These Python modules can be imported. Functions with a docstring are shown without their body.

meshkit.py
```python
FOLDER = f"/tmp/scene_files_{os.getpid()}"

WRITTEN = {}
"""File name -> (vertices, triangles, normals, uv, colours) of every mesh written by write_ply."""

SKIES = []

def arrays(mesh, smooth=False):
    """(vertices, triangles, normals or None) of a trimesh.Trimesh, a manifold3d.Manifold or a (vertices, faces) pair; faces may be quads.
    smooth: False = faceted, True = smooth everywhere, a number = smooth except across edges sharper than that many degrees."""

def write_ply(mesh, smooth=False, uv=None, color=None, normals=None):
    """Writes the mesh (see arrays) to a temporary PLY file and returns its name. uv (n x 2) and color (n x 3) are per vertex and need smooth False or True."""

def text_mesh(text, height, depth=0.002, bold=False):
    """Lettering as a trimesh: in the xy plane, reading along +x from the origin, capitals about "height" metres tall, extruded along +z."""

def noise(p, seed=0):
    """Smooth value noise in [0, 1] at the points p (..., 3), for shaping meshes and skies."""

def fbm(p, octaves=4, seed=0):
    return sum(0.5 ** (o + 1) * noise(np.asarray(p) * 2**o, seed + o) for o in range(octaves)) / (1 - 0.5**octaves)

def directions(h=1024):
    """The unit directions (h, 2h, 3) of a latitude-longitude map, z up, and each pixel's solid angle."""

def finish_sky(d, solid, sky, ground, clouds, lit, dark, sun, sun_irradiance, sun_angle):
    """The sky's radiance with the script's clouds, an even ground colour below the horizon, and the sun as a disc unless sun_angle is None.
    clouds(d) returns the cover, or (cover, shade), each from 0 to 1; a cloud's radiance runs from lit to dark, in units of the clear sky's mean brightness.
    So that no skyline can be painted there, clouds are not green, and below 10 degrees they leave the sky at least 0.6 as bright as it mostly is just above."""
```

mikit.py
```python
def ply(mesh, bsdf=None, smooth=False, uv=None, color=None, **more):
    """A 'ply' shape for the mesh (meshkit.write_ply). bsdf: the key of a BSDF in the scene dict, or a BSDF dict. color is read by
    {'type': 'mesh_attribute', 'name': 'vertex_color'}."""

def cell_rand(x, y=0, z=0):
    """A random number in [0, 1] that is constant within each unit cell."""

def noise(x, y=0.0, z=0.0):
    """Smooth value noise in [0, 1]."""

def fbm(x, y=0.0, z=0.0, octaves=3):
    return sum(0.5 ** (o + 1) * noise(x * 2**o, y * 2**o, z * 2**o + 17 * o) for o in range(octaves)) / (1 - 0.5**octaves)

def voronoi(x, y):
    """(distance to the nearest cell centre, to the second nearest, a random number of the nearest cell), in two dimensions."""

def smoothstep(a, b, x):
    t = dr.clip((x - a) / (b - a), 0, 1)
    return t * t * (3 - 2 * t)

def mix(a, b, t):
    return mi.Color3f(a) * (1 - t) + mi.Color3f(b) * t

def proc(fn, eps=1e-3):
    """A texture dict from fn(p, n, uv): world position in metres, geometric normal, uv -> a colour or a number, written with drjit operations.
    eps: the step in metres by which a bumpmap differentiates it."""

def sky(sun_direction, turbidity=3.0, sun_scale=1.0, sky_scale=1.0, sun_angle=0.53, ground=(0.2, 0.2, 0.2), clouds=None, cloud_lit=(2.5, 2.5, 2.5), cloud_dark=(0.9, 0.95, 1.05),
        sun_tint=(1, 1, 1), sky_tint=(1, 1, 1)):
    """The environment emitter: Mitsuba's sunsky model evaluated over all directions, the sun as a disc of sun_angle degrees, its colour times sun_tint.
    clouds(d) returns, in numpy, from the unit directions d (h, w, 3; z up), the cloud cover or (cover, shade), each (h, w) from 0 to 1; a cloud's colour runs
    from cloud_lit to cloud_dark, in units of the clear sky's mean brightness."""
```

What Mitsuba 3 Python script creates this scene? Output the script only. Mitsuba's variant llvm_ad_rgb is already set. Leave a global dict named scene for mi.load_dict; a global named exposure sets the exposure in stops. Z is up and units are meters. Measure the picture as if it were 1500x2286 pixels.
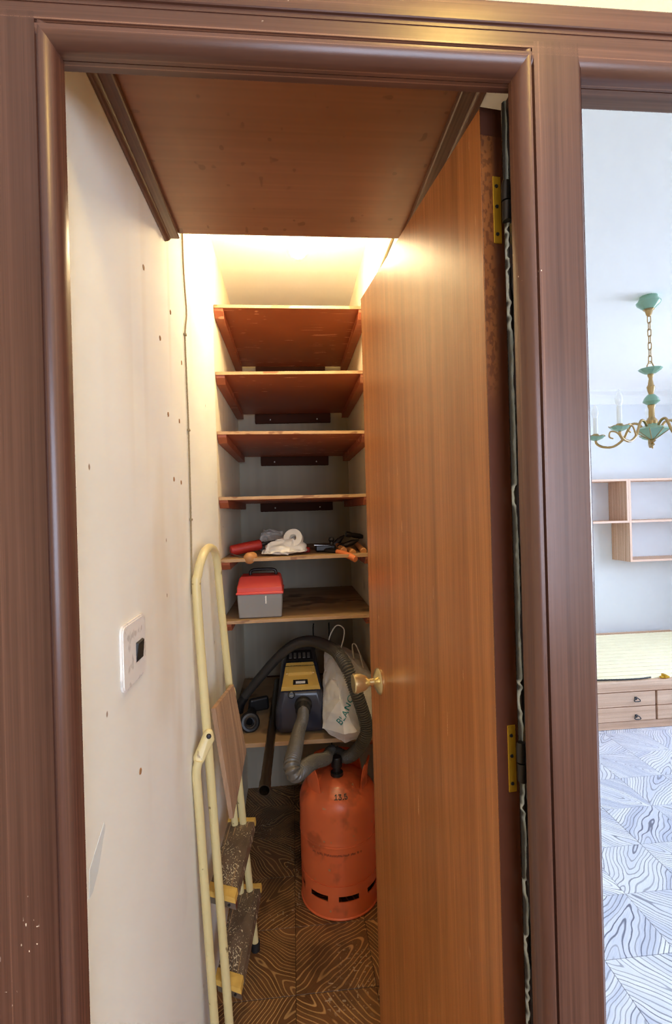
import math, random
import numpy as np
import trimesh
import drjit as dr
import mitsuba as mi
import mikit
from mikit import noise, fbm, cell_rand, smoothstep, mix, proc, voronoi
import meshkit

T = mi.ScalarTransform4f
scene, labels = {}, {}
rng = random.Random(7)
V = lambda *a: np.array(a, float)

# ---------------------------------------------------------------- camera, lights, exposure
YAW, ROLL, EYE = math.radians(5.09), math.radians(1.55), V(0, 0, 1.48)
_fw = V(math.sin(YAW), math.cos(YAW), 0)
_rt = V(math.cos(YAW), -math.sin(YAW), 0)
_up = V(0, 0, 1) * math.cos(ROLL) + _rt * math.sin(ROLL)
scene['camera'] = {'type': 'perspective', 'fov_axis': 'x', 'fov': 2 * math.degrees(math.atan(750 / 1100)), 'near_clip': 0.02, 'far_clip': 50.0,
                   'to_world': T().look_at(origin=EYE.tolist(), target=(EYE + _fw).tolist(), up=_up.tolist())}
exposure = 0.12
BULB_RADIANCE = (340.0, 258.0, 146.0)          # the bare bulb in the closet
HALL_LAMP_RADIANCE = (60.0, 41.0, 12.0)           # globe lamp on the hall ceiling, above the camera
HALL_FILL = (7.2, 8.6, 11.2)                  # added frosted pane behind the camera, cool fill for frame and closet
ROOM_DAYLIGHT = (8.6, 10.5, 13.4)               # bedroom window on the right


def lin(r, g, b):
    f = lambda c: (c / 255 / 12.92) if c <= 10 else ((c / 255 + 0.055) / 1.055) ** 2.4
    return [f(r), f(g), f(b)]


# ---------------------------------------------------------------- mesh helpers
def box(x0, x1, y0, y1, z0, z1, c=0.0015):
    """A box with chamfered edges."""
    c = min(c, 0.45 * min(x1 - x0, y1 - y0, z1 - z0))
    if c <= 0:
        return trimesh.creation.box(bounds=[[x0, y0, z0], [x1, y1, z1]])
    p = []
    for sx in (0, 1):
        for sy in (0, 1):
            for sz in (0, 1):
                q = V((x0, x1)[sx], (y0, y1)[sy], (z0, z1)[sz])
                d = V(1 - 2 * sx, 1 - 2 * sy, 1 - 2 * sz) * c
                for k in range(3):
                    r = q + d
                    r[k] = q[k]
                    p.append(r)
    return trimesh.convex.convex_hull(np.array(p))


def cat(*m):
    return trimesh.util.concatenate([x for x in m if x is not None])


def smooth_path(pts, n=8, closed=False):
    """Catmull-Rom through the points."""
    P = np.array(pts, float)
    out = []
    N = len(P)
    for i in range(N if closed else N - 1):
        p0, p1, p2, p3 = (P[(i + k) % N] if closed else P[min(max(i + k, 0), N - 1)] for k in (-1, 0, 1, 2))
        for t in np.arange(n) / n:
            out.append(0.5 * (2 * p1 + (p2 - p0) * t + (2 * p0 - 5 * p1 + 4 * p2 - p3) * t ** 2 + (3 * p1 - p0 - 3 * p2 + p3) * t ** 3))
    if not closed:
        out.append(P[-1])
    return np.array(out)


def resample(P, step):
    d = np.r_[0, np.cumsum(np.linalg.norm(np.diff(P, axis=0), axis=1))]
    s = np.linspace(0, d[-1], max(2, int(d[-1] / step) + 1))
    return np.stack([np.interp(s, d, P[:, k]) for k in range(3)], 1), s


def tube(P, r, seg=12, closed=False, cap=True, flat=None):
    """Tube along P; r a number or one per point; flat=(direction, factor) squashes along a direction."""
    P = np.array(P, float)
    n = len(P)
    r = np.broadcast_to(np.asarray(r, float), (n,))
    t = np.gradient(P, axis=0) if not closed else np.roll(P, -1, 0) - np.roll(P, 1, 0)
    t /= np.maximum(np.linalg.norm(t, axis=1, keepdims=True), 1e-12)
    u = np.cross(t[0], [0.31, 0.2, 0.93])
    if np.linalg.norm(u) < 0.1:
        u = np.cross(t[0], [1, 0, 0])
    u /= np.linalg.norm(u)
    a = np.arange(seg) * 2 * np.pi / seg
    rows = []
    for i in range(n):
        u = u - t[i] * (u @ t[i])
        u /= np.linalg.norm(u)
        w = np.cross(t[i], u)
        o = r[i] * (np.cos(a)[:, None] * u + np.sin(a)[:, None] * w)
        if flat is not None:
            f = np.asarray(flat[0], float)
            o = o - (o @ f)[:, None] * f * (1 - flat[1])
        rows.append(P[i] + o)
    v = np.vstack(rows)
    f = []
    for i in range(n if closed else n - 1):
        j = (i + 1) % n
        for k in range(seg):
            l = (k + 1) % seg
            f += [[i * seg + k, i * seg + l, j * seg + l], [i * seg + k, j * seg + l, j * seg + k]]
    if cap and not closed:
        v = np.vstack([v, P[0], P[-1]])
        for k in range(seg):
            l = (k + 1) % seg
            f += [[n * seg, l, k], [n * seg + 1, (n - 1) * seg + k, (n - 1) * seg + l]]
    return trimesh.Trimesh(v, f, process=False)


def lathe(profile, seg=32, centre=(0, 0, 0), axis=None):
    """Solid of revolution of (r, z) points from bottom to top, about z or about axis through centre."""
    pr = np.array(profile, float)
    n = len(pr)
    a = np.arange(seg) * 2 * np.pi / seg
    v = np.vstack([np.stack([r * np.cos(a), r * np.sin(a), z + 0 * a], 1) for r, z in pr])
    f = []
    for i in range(n - 1):
        for k in range(seg):
            l = (k + 1) % seg
            f += [[i * seg + k, i * seg + l, (i + 1) * seg + l], [i * seg + k, (i + 1) * seg + l, (i + 1) * seg + k]]
    m = trimesh.Trimesh(v, f, process=False)
    m.merge_vertices()
    m.update_faces(m.nondegenerate_faces())
    if axis is not None:
        m.apply_transform(trimesh.geometry.align_vectors([0, 0, 1], np.asarray(axis, float) / np.linalg.norm(axis)))
    m.apply_translation(centre)
    return m


def ell(cx, cy, rx, ry, a0, a1, n=8):
    return [(cx + rx * math.cos(math.radians(a0 + (a1 - a0) * i / n)), cy + ry * math.sin(math.radians(a0 + (a1 - a0) * i / n))) for i in range(n + 1)]


def prism(poly, h0, h1, axis):
    """Extrudes a polygon: axis 'z' (poly in xy), 'x' (poly in yz) or 'y' (poly in xz)."""
    from shapely.geometry import Polygon
    m = trimesh.creation.extrude_polygon(Polygon(poly).buffer(0), h1 - h0, engine='earcut')
    v = np.array(m.vertices)
    v[:, 2] += h0
    if axis == 'x':
        v = v[:, [2, 0, 1]]
    elif axis == 'y':
        v = v[:, [0, 2, 1]]
    m = trimesh.Trimesh(v, m.faces, process=False)
    if m.volume < 0:
        m.invert()
    return m


def hull_spheres(pts, r, sub=2):
    s = trimesh.creation.icosphere(subdivisions=sub).vertices
    rs = np.broadcast_to(np.asarray(r, float), (len(pts),))
    return trimesh.convex.convex_hull(np.vstack([s * rr + np.array(p) for p, rr in zip(pts, rs)]))


def frame_to(m, origin, x, y, z):
    M = np.eye(4)
    M[:3, 0], M[:3, 1], M[:3, 2], M[:3, 3] = x, y, z, origin
    m = m.copy()
    m.apply_transform(M)
    return m


def grain_uv(v, along):
    """uv = (metres along the grain, metres across it)."""
    o = [k for k in range(3) if k != along]
    return np.stack([v[:, along], v[:, o[0]] + 1.31 * v[:, o[1]]], 1)


def put(key, mesh, bsdf, smooth=False, along=None, **more):
    """One entry; a name already taken gets the next three-digit number."""
    k, i = key, 0
    while k in scene:
        i += 1
        k = f'{key}_{i:03d}'
    uv = None
    if along is not None:
        v, f, n = meshkit.arrays(mesh, smooth)
        if n is not None:
            uv = grain_uv(v, along)
            path = meshkit.write_ply(trimesh.Trimesh(v, f, process=False), False, uv, None, n)
            scene[k] = {'type': 'ply', 'filename': path, 'face_normals': False, 'bsdf': {'type': 'ref', 'id': bsdf}, **more}
            return k
        scene[k] = mikit.ply(trimesh.Trimesh(v, f, process=False), bsdf, False, uv=grain_uv(v, along), **more)
        return k
    scene[k] = mikit.ply(mesh, bsdf, smooth, **more)
    return k


def name(base):
    k, i = base, 0
    while k in labels:
        i += 1
        k = f'{base}_{i:03d}'
    return k


def thing(base, label, category, group=None):
    k = name(base)
    labels[k] = {'label': label, 'category': category}
    if group:
        labels[k]['group'] = group
    return k


def struct(k, label=None):
    labels[k] = {'kind': 'structure'}
    if label:
        labels[k]['label'] = label
    return k


# ---------------------------------------------------------------- materials
def mat(key, color, rough=0.5, metallic=0.0, spec=0.5, **more):
    d = {'type': 'principled', 'base_color': {'type': 'rgb', 'value': list(color)} if not isinstance(color, dict) else color,
         'roughness': rough, 'metallic': metallic, 'specular': spec, **more}
    scene[key] = {'type': 'twosided', 'bsdf': d}


def wood(dark, light, pale, ring=55.0, streak=170.0, along=1.1, contrast=1.0):
    """Wood from uv = (along, across) in metres."""
    def fn(p, n, uv):
        u, w = uv.x, uv.y
        wob = fbm(u * along, w * 9.0, 3.0, 3)
        g = fbm(u * along * 0.8 + 5.0, w * ring + wob * 3.0, 1.0, 3)
        s = noise(u * along * 2.5, w * streak * 2.2, 7.0)
        fine = noise(u * 14.0, w * 900.0, 2.0)
        t = dr.clip((g - 0.5) * 1.7 * contrast + 0.5 + (s - 0.5) * 0.5 * contrast, 0, 1)
        c = mix(dark, light, t)
        c = c * (0.88 + 0.24 * fine)
        return mix(c, pale, smoothstep(0.80, 0.93, s * (0.6 + 0.5 * g)) * 0.35)
    return fn


FRAME = wood(lin(72, 45, 37), lin(100, 68, 56), lin(190, 142, 114), 60, 150, 0.5)


def frame_fn(p, n, uv):
    c = FRAME(p, n, uv)
    speck = smoothstep(0.90, 0.94, noise(uv.x * 260.0, uv.y * 360.0, 5.0)) * smoothstep(0.70, 0.78, noise(uv.x * 17.0, uv.y * 60.0, 3.0)) * smoothstep(0.72, 0.8, noise(uv.x * 5.0, uv.y * 20.0, 8.0))
    return mix(c, lin(226, 206, 184), speck * 0.9)


mat('m_frame_wood', proc(frame_fn), 0.30, spec=0.5)
DOOR = wood(lin(152, 90, 46), lin(182, 118, 66), lin(202, 140, 86), 90, 330, 0.9, 0.55)


def door_fn(p, n, uv):
    c = DOOR(p, n, uv)
    # a few pale scratches low on the leaf and darker ribbon figure
    ribbon = smoothstep(0.55, 0.8, fbm(uv.y * 26.0, uv.x * 1.2, 4.0, 2))
    c = c * (1 - 0.16 * ribbon)
    sc = smoothstep(0.965, 0.985, noise(uv.x * 9.0, uv.y * 160.0, 31.0)) * smoothstep(0.62, 0.7, fbm(uv.x * 2.0, uv.y * 4.0, 8.0, 2))
    return mix(c, lin(220, 170, 120), sc * 0.7)


mat('m_door', proc(door_fn), 0.26, spec=0.5)


def shelf_fn(p, n, uv):
    base = mix(lin(138, 70, 44), lin(166, 90, 60), fbm(p.x * 6.0, p.y * 6.0, p.z * 9.0, 3))
    v = noise(p.x * 22.0 + 4.0 * noise(p.x * 3.0, p.y * 4.0, p.z * 7.0), p.y * 95.0, p.z * 31.0)
    patch = fbm(p.x * 5.0, p.y * 5.0, p.z * 3.0 + 9.0, 2)
    sc = smoothstep(0.74, 0.90, v) * smoothstep(0.44, 0.62, patch)
    return mix(base, lin(226, 164, 130), sc * 0.6)


mat('m_shelf', proc(shelf_fn), 0.42)


def shelf_top_fn(p, n, uv):
    base = mix(lin(122, 96, 66), lin(168, 138, 100), fbm(p.x * 5.0, p.y * 14.0, p.z, 3))
    return mix(base, lin(78, 58, 40), smoothstep(0.58, 0.75, fbm(p.x * 9.0, p.y * 9.0, 4.0, 3)) * 0.7)


mat('m_cleat', lin(72, 40, 28), 0.6, spec=0.1)
mat('m_shelf_top', proc(shelf_top_fn), 0.6)


def shelf_edge_fn(p, n, uv):
    base = mix(lin(168, 130, 92), lin(192, 158, 118), fbm(p.x * 24.0, p.z * 90.0, p.y, 3))
    return mix(base, lin(120, 70, 40), smoothstep(0.62, 0.72, fbm(p.x * 14.0, p.z * 40.0, 2.0, 3)) * 0.7)


mat('m_shelf_edge', proc(shelf_edge_fn), 0.6)


def wall_fn(p, n, uv):
    """Closet plaster: off-white with stains, scuffs, plugged screw holes; creamier behind the shelf line."""
    y, z = p.y + p.x * 0.7, p.z
    b = mix(lin(225, 223, 212), lin(237, 237, 229), fbm(y * 3.0, z * 3.0, 1.0, 3))
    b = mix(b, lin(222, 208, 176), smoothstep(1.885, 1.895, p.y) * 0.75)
    stain = smoothstep(0.52, 0.78, fbm(y * 4.5, z * 1.6, 9.0, 4))
    b = mix(b, lin(206, 186, 150), stain * 0.38)
    drip = smoothstep(0.62, 0.85, noise(y * 24.0, z * 1.1, 5.0)) * smoothstep(0.4, 0.7, fbm(y * 2.0, z * 2.0, 3.0, 2))
    b = mix(b, lin(196, 176, 146), drip * 0.22)
    smudge = smoothstep(0.66, 0.85, fbm(y * 7.0, z * 7.0, 21.0, 4)) * smoothstep(0.9, 1.5, y) * (1 - smoothstep(1.1, 1.5, z))
    b = mix(b, lin(150, 136, 118), smudge * 0.5)
    f, s, w = voronoi(y * 11.0, z * 8.0)
    hole = (1 - smoothstep(0.022, 0.045, f)) * dr.select(w > 0.91, 1.0, 0.0)
    return mix(b, lin(120, 88, 60), hole * 0.8)


mat('m_closet_wall', {**proc(wall_fn)}, 0.75, spec=0.2)
scene['m_closet_wall'] = {'type': 'twosided', 'bsdf': {'type': 'bumpmap', 'scale': 1.0, 'tex': proc(lambda p, n, uv: 0.0016 * fbm(p.y * 26.0 + p.x * 26.0, p.z * 26.0, 3.0, 3) + 0.0022 * fbm(p.y * 5.0 + p.x * 5.0, p.z * 5.0, 6.0, 2), 2e-3), 'bsdf': scene['m_closet_wall']['bsdf']}}
mat('m_plug', lin(150, 112, 76), 0.7)
mat('m_filler', lin(206, 211, 210), 0.7)
mat('m_back_wall', proc(lambda p, n, uv: mix(mix(lin(180, 170, 148), lin(200, 190, 168), fbm(p.x * 4.0, p.z * 2.2, p.y, 4)), mix(lin(132, 114, 78), lin(152, 134, 96), fbm(p.x * 6.0, p.z * 3.0, p.y, 4)), smoothstep(2.262, 2.285, p.z)) * (0.9 + 0.1 * noise(p.x * 60.0, p.z * 3.0, 2.0))), 0.7, spec=0.2)  # beige plaster above the top shelf, painted darker to hold down bulb glare


def board_fn(p, n, uv):
    c = mix(lin(128, 82, 58), lin(152, 102, 74), fbm(p.x * 1.6, p.y * 9.0, 2.0, 4))
    c = c * (0.93 + 0.12 * noise(p.x * 6.0, p.y * 190.0, 4.0))
    spot = smoothstep(0.80, 0.86, fbm(p.x * 46.0, p.y * 40.0, 9.0, 2))
    return mix(c, lin(84, 46, 28), spot * 0.4)


mat('m_loft_board', proc(board_fn), 0.36)


def tile_pattern(p):
    """Printed wood figure, mirrored from tile to tile so that four diagonals meet in a star. Returns (line, tone, joint)."""
    X, Y = (p.x + 0.028) / 0.25, (p.y - 1.5213) / 0.25
    ci, cj = dr.floor(X), dr.floor(Y)
    fx, fy = X - ci, Y - cj
    ox, oy = ci - 2 * dr.floor(ci / 2), cj - 2 * dr.floor(cj / 2)
    lx, ly = dr.select(ox > 0.5, 1 - fx, fx), dr.select(oy > 0.5, 1 - fy, fy)
    r = cell_rand(ci, cj, 3)
    a, b = (lx + ly) * 0.7071, (lx - ly) * 0.7071 + (r - 0.5) * 0.22
    q = fbm(a * 1.5 + 9.0 * r, b * 2.0 + 3.0 * r, ci * 3.1 + cj * 7.7, 2)
    q2 = noise(a * 7.0, b * 9.0 + 2.0, ci * 1.7 + cj * 5.3)
    # nested pointed loops along the diagonal
    d = dr.sqrt(b * b * 4.2 + 0.004) + a * (0.30 + 0.16 * r) + 0.75 * (q - 0.5) + 0.06 * (q2 - 0.5)
    ph = d * (7.4 + 2.4 * r)
    s = 0.5 + 0.5 * dr.sin(6.2832 * ph)
    line = smoothstep(0.76, 0.995, s) * (0.4 + 0.6 * noise(ph * 0.9, r * 40.0, 2.0))
    tone = noise(ph * 0.55 + 3.0, r * 20.0, 5.0)
    e = dr.minimum(dr.minimum(fx, 1 - fx), dr.minimum(fy, 1 - fy))
    fine = noise(a * 10.0, b * 160.0, ci + cj * 3.0)
    return line, tone, e, fine


def tile_fn(p, n, uv):
    line, tone, e, fine = tile_pattern(p)
    c = mix(lin(88, 56, 32), lin(142, 98, 58), tone * 0.75 + 0.25 * fine)
    c = mix(c, lin(222, 176, 110), line * 0.85)
    dirt = smoothstep(0.5, 0.72, fbm(p.x * 9.0, p.y * 9.0, 2.0, 4))
    c = mix(c, lin(60, 42, 28), dirt * 0.55)
    crumbs = smoothstep(0.80, 0.86, noise(p.x * 150.0, p.y * 150.0, 4.0)) * smoothstep(0.58, 0.72, fbm(p.x * 6.0, p.y * 6.0, 12.0, 3))
    c = mix(c, lin(206, 184, 150), crumbs * 0.6)
    return c * smoothstep(0.0, 0.012, e + 0.004)


def tile_daylit_fn(p, n, uv):  # same tile figure, with cool daylight and sheen put into the colour
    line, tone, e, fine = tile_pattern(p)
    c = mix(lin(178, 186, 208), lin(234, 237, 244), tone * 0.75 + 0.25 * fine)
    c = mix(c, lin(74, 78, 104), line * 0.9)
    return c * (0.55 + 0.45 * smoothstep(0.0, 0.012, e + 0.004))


mat('m_tile', proc(tile_fn), 0.38)
mat('m_tile_daylit', proc(tile_daylit_fn), 0.30)
mat('m_white_wall', lin(226, 228, 232), 0.8, spec=0.2)
mat('m_ceiling', lin(238, 238, 238), 0.85, spec=0.15)
mat('m_hall_wall', lin(222, 208, 172), 0.8, spec=0.2)


def gap_fn(p, n, uv):  # pale band is a gloss reflection painted in, beside chipped black paint
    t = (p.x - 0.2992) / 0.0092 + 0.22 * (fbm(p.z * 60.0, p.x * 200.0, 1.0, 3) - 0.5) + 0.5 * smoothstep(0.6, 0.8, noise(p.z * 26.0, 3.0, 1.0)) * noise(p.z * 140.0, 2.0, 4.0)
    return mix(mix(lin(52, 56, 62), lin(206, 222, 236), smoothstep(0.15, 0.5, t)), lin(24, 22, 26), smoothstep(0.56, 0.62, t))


mat('m_gap_sheen', proc(gap_fn), 0.3)
mat('m_gap_black', lin(34, 34, 40), 0.22)
OAK = wood(lin(186, 146, 118), lin(216, 184, 158), lin(234, 210, 190), 45, 150, 1.0, 0.8)
mat('m_oak', proc(OAK), 0.5)
mat('m_pine_slat', lin(246, 236, 200), 0.55)
mat('m_slat_shade', lin(176, 140, 76), 0.7)  # shade between the slats, put into a darker yellow
mat('m_oak_edge', lin(226, 190, 168), 0.5)
mat('m_brass', lin(176, 146, 100), 0.28, 1.0)
mat('m_brass_dull', lin(196, 150, 40), 0.40, 0.6)
mat('m_knob', lin(226, 206, 150), 0.24, 0.85)
mat('m_steel', lin(150, 148, 145), 0.35, 1.0)
mat('m_dark_steel', lin(62, 60, 62), 0.42, 0.8)
mat('m_black', lin(22, 22, 24), 0.38)
mat('m_black_soft', lin(30, 30, 31), 0.55)
mat('m_navy', lin(40, 44, 58), 0.24)
mat('m_vac_yellow', lin(218, 178, 90), 0.38)
mat('m_hose', lin(84, 80, 73), 0.36)
mat('m_hose_dark', lin(50, 48, 46), 0.34)
mat('m_white_plastic', lin(226, 222, 214), 0.35)
mat('m_switch', proc(lambda p, n, uv: mix(lin(232, 228, 222), lin(184, 178, 172), smoothstep(0.55, 0.75, fbm(p.y * 60.0, p.z * 60.0, 3.0, 3)) * 0.6)), 0.35)
mat('m_cord', lin(176, 158, 120), 0.6)
mat('m_cable', lin(146, 128, 94), 0.6)
mat('m_grey_plastic', lin(140, 138, 134), 0.45)
mat('m_red_plastic', lin(226, 78, 66), 0.36)
mat('m_red_grip', lin(176, 44, 36), 0.45)
mat('m_tool_wood', lin(186, 130, 78), 0.5)
mat('m_orange_grip', lin(216, 122, 70), 0.5)
mat('m_bag_white', lin(228, 224, 214), 0.42)
mat('m_bag_grey', lin(168, 164, 158), 0.35)
mat('m_teal', lin(28, 120, 118), 0.5)
mat('m_ink', lin(48, 22, 16), 0.5)
mat('m_porcelain', lin(128, 164, 142), 0.15)
mat('m_candle', lin(236, 236, 236), 0.4)
def edge_fn(p, n, uv):
    c = mix(lin(70, 38, 26), lin(92, 50, 32), fbm(p.x * 40.0, p.y * 40.0, p.z * 3.0, 3))
    inner = 1 - smoothstep(0.284, 0.294, p.x)
    worn = inner * smoothstep(1.62, 1.80, p.z + 0.1 * noise(p.z * 9.0, p.x * 90.0, 2.0))
    flake = smoothstep(0.46, 0.60, fbm(p.x * 300.0, p.z * 160.0, 3.0, 3))
    c = mix(c, lin(124, 74, 36), worn * 0.8)
    return mix(c, lin(84, 44, 24), worn * flake * 0.8)


mat('m_door_edge', proc(edge_fn), 0.35)
mat('m_wand', lin(46, 36, 26), 0.3, 0.4)
mat('m_worn', proc(lambda p, n, uv: mix(lin(150, 96, 40), lin(66, 38, 20), smoothstep(0.40, 0.62, fbm(p.x * 90.0, p.z * 26.0, 3.0, 3)))), 0.4)


def yellow_fn(p, n, uv):
    c = mix(lin(220, 202, 140), lin(232, 216, 162), fbm(p.x * 8.0, p.y * 8.0, p.z * 5.0, 3))
    chip = smoothstep(0.76, 0.82, fbm(p.x * 50.0, p.y * 50.0, p.z * 30.0, 3))
    return mix(c, lin(112, 84, 50), chip * 0.8)


mat('m_ladder', proc(yellow_fn), 0.36)
mat('m_ladder_cap', proc(lambda p, n, uv: mix(lin(232, 192, 96), lin(196, 150, 70), fbm(p.x * 40.0, p.y * 40.0, p.z * 40.0, 3))), 0.45)


def tread_fn(p, n, uv):
    c = mix(lin(64, 50, 38), lin(118, 96, 74), fbm(p.x * 40.0, p.y * 14.0, p.z * 20.0, 4))
    sp = smoothstep(0.70, 0.80, noise(p.x * 420.0, p.y * 300.0, 3.0) * 0.7 + 0.3 * fbm(p.x * 30.0, p.y * 30.0, 3.0, 2))
    return mix(c, lin(214, 196, 160), sp * 0.8)


mat('m_tread', proc(tread_fn), 0.6)
PLY = wood(lin(138, 108, 84), lin(176, 142, 112), lin(192, 160, 128), 40, 110, 2.2, 0.9)
mat('m_plywood', proc(PLY), 0.6)


def orange_fn(p, n, uv):
    c = mix(lin(224, 104, 58), lin(234, 118, 68), fbm(p.x * 6.0, p.y * 6.0, p.z * 6.0, 3))
    grime = smoothstep(0.56, 0.74, fbm(p.x * 16.0, p.y * 16.0, p.z * 11.0, 4))
    chip = smoothstep(0.80, 0.85, fbm(p.x * 60.0, p.y * 60.0, p.z * 60.0, 2))
    c = mix(c, lin(128, 58, 34), grime * 0.5)
    return mix(c, lin(196, 150, 110), chip * 0.7)


mat('m_band', lin(150, 66, 40), 0.5)
mat('m_orange', proc(orange_fn), 0.34)
scene['m_glass'] = {'type': 'blendbsdf', 'weight': 0.45, 'a': {'type': 'thindielectric', 'int_ior': 1.5}, 'b': {'type': 'twosided', 'bsdf': {'type': 'diffuse', 'reflectance': {'type': 'rgb', 'value': [0.95, 0.95, 0.95]}}}}

# ---------------------------------------------------------------- the setting
XL, XR, YB, ZC = -0.277, 0.315, 2.70, 2.52
XP = 0.36                    # bedroom face of the partition
struct('wall_left', 'off-white stained plaster wall on the left of the closet')
put('wall_left', box(XL - 0.08, XL, 0.6395, YB + 0.08, -0.02, ZC, 0), 'm_closet_wall')
for c_ in ((-0.2770, 0.9932, 1.9689), (-0.2770, 1.2067, 1.9679), (-0.2770, 1.1046, 1.8697), (-0.2770, 1.3157, 1.8801), (-0.2770, 1.1580, 1.7140), (-0.2770, 1.2711, 1.7197), (-0.2770, 1.1973, 1.5679), (-0.2770, 1.2726, 1.5651), (-0.2770, 0.8910, 1.0353)):
    put('wall_left__screw_plug', lathe([(0, 0), (0.0058, 0), (0.0050, 0.0012), (0.002, 0.0016), (0, 0.0008)], 10, (XL, c_[1], c_[2]), (1, 0, 0)), 'm_plug', 30)
put('wall_left__filler_patch', trimesh.convex.convex_hull(np.array([[XL + h_, y_, z_] for h_ in (-0.001, 0.0007) for y_, z_ in ((0.668, 0.985), (0.672, 1.02), (0.70, 1.035), (0.725, 1.05), (0.728, 1.043), (0.70, 1.0), (0.68, 0.985))])), 'm_filler')
struct('wall_right', 'off-white plaster partition between the closet and the bedroom')
put('wall_right', box(XR, XP, 0.640, 4.40, -0.02, ZC, 0), 'm_closet_wall')
struct('wall_back', 'cream back wall of the closet behind the shelves')
put('wall_back', box(XL - 0.08, XR, YB, YB + 0.08, -0.02, ZC, 0), 'm_back_wall')
struct('wall_front', 'cream hall wall above the door frames')
put('wall_front', cat(box(-1.2, 1.7, 0.600, 0.66, 2.085, ZC, 0), box(-1.2, -0.40, 0.600, 0.66, -0.02, 2.09, 0), box(1.22, 1.7, 0.600, 0.66, -0.02, 2.09, 0)), 'm_hall_wall')
struct('wall_hall_left'); put('wall_hall_left', box(-1.28, -1.2, -1.6, 0.66, -0.02, ZC, 0), 'm_hall_wall')
struct('wall_hall_right'); put('wall_hall_right', box(1.7, 1.78, -1.6, 0.66, -0.02, ZC, 0), 'm_hall_wall')
struct('wall_hall_back'); put('wall_hall_back', box(-1.28, 1.78, -1.68, -1.6, -0.02, ZC, 0), 'm_hall_wall')
struct('wall_bedroom_back', 'pale blue-white back wall of the bedroom')
put('wall_bedroom_back', box(XP, 4.2, 4.30, 4.38, -0.02, ZC, 0), 'm_white_wall')
struct('wall_bedroom_right'); put('wall_bedroom_right', cat(box(4.1, 4.2, 0.66, 1.30, -0.02, ZC, 0), box(4.1, 4.2, 2.90, 4.3, -0.02, ZC, 0), box(4.1, 4.2, 1.30, 2.90, -0.02, 0.85, 0), box(4.1, 4.2, 1.30, 2.90, 2.15, ZC, 0)), 'm_white_wall')
struct('wall_bedroom_front'); put('wall_bedroom_front', box(1.7, 4.2, 0.58, 0.66, -0.02, ZC, 0), 'm_white_wall')
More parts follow.
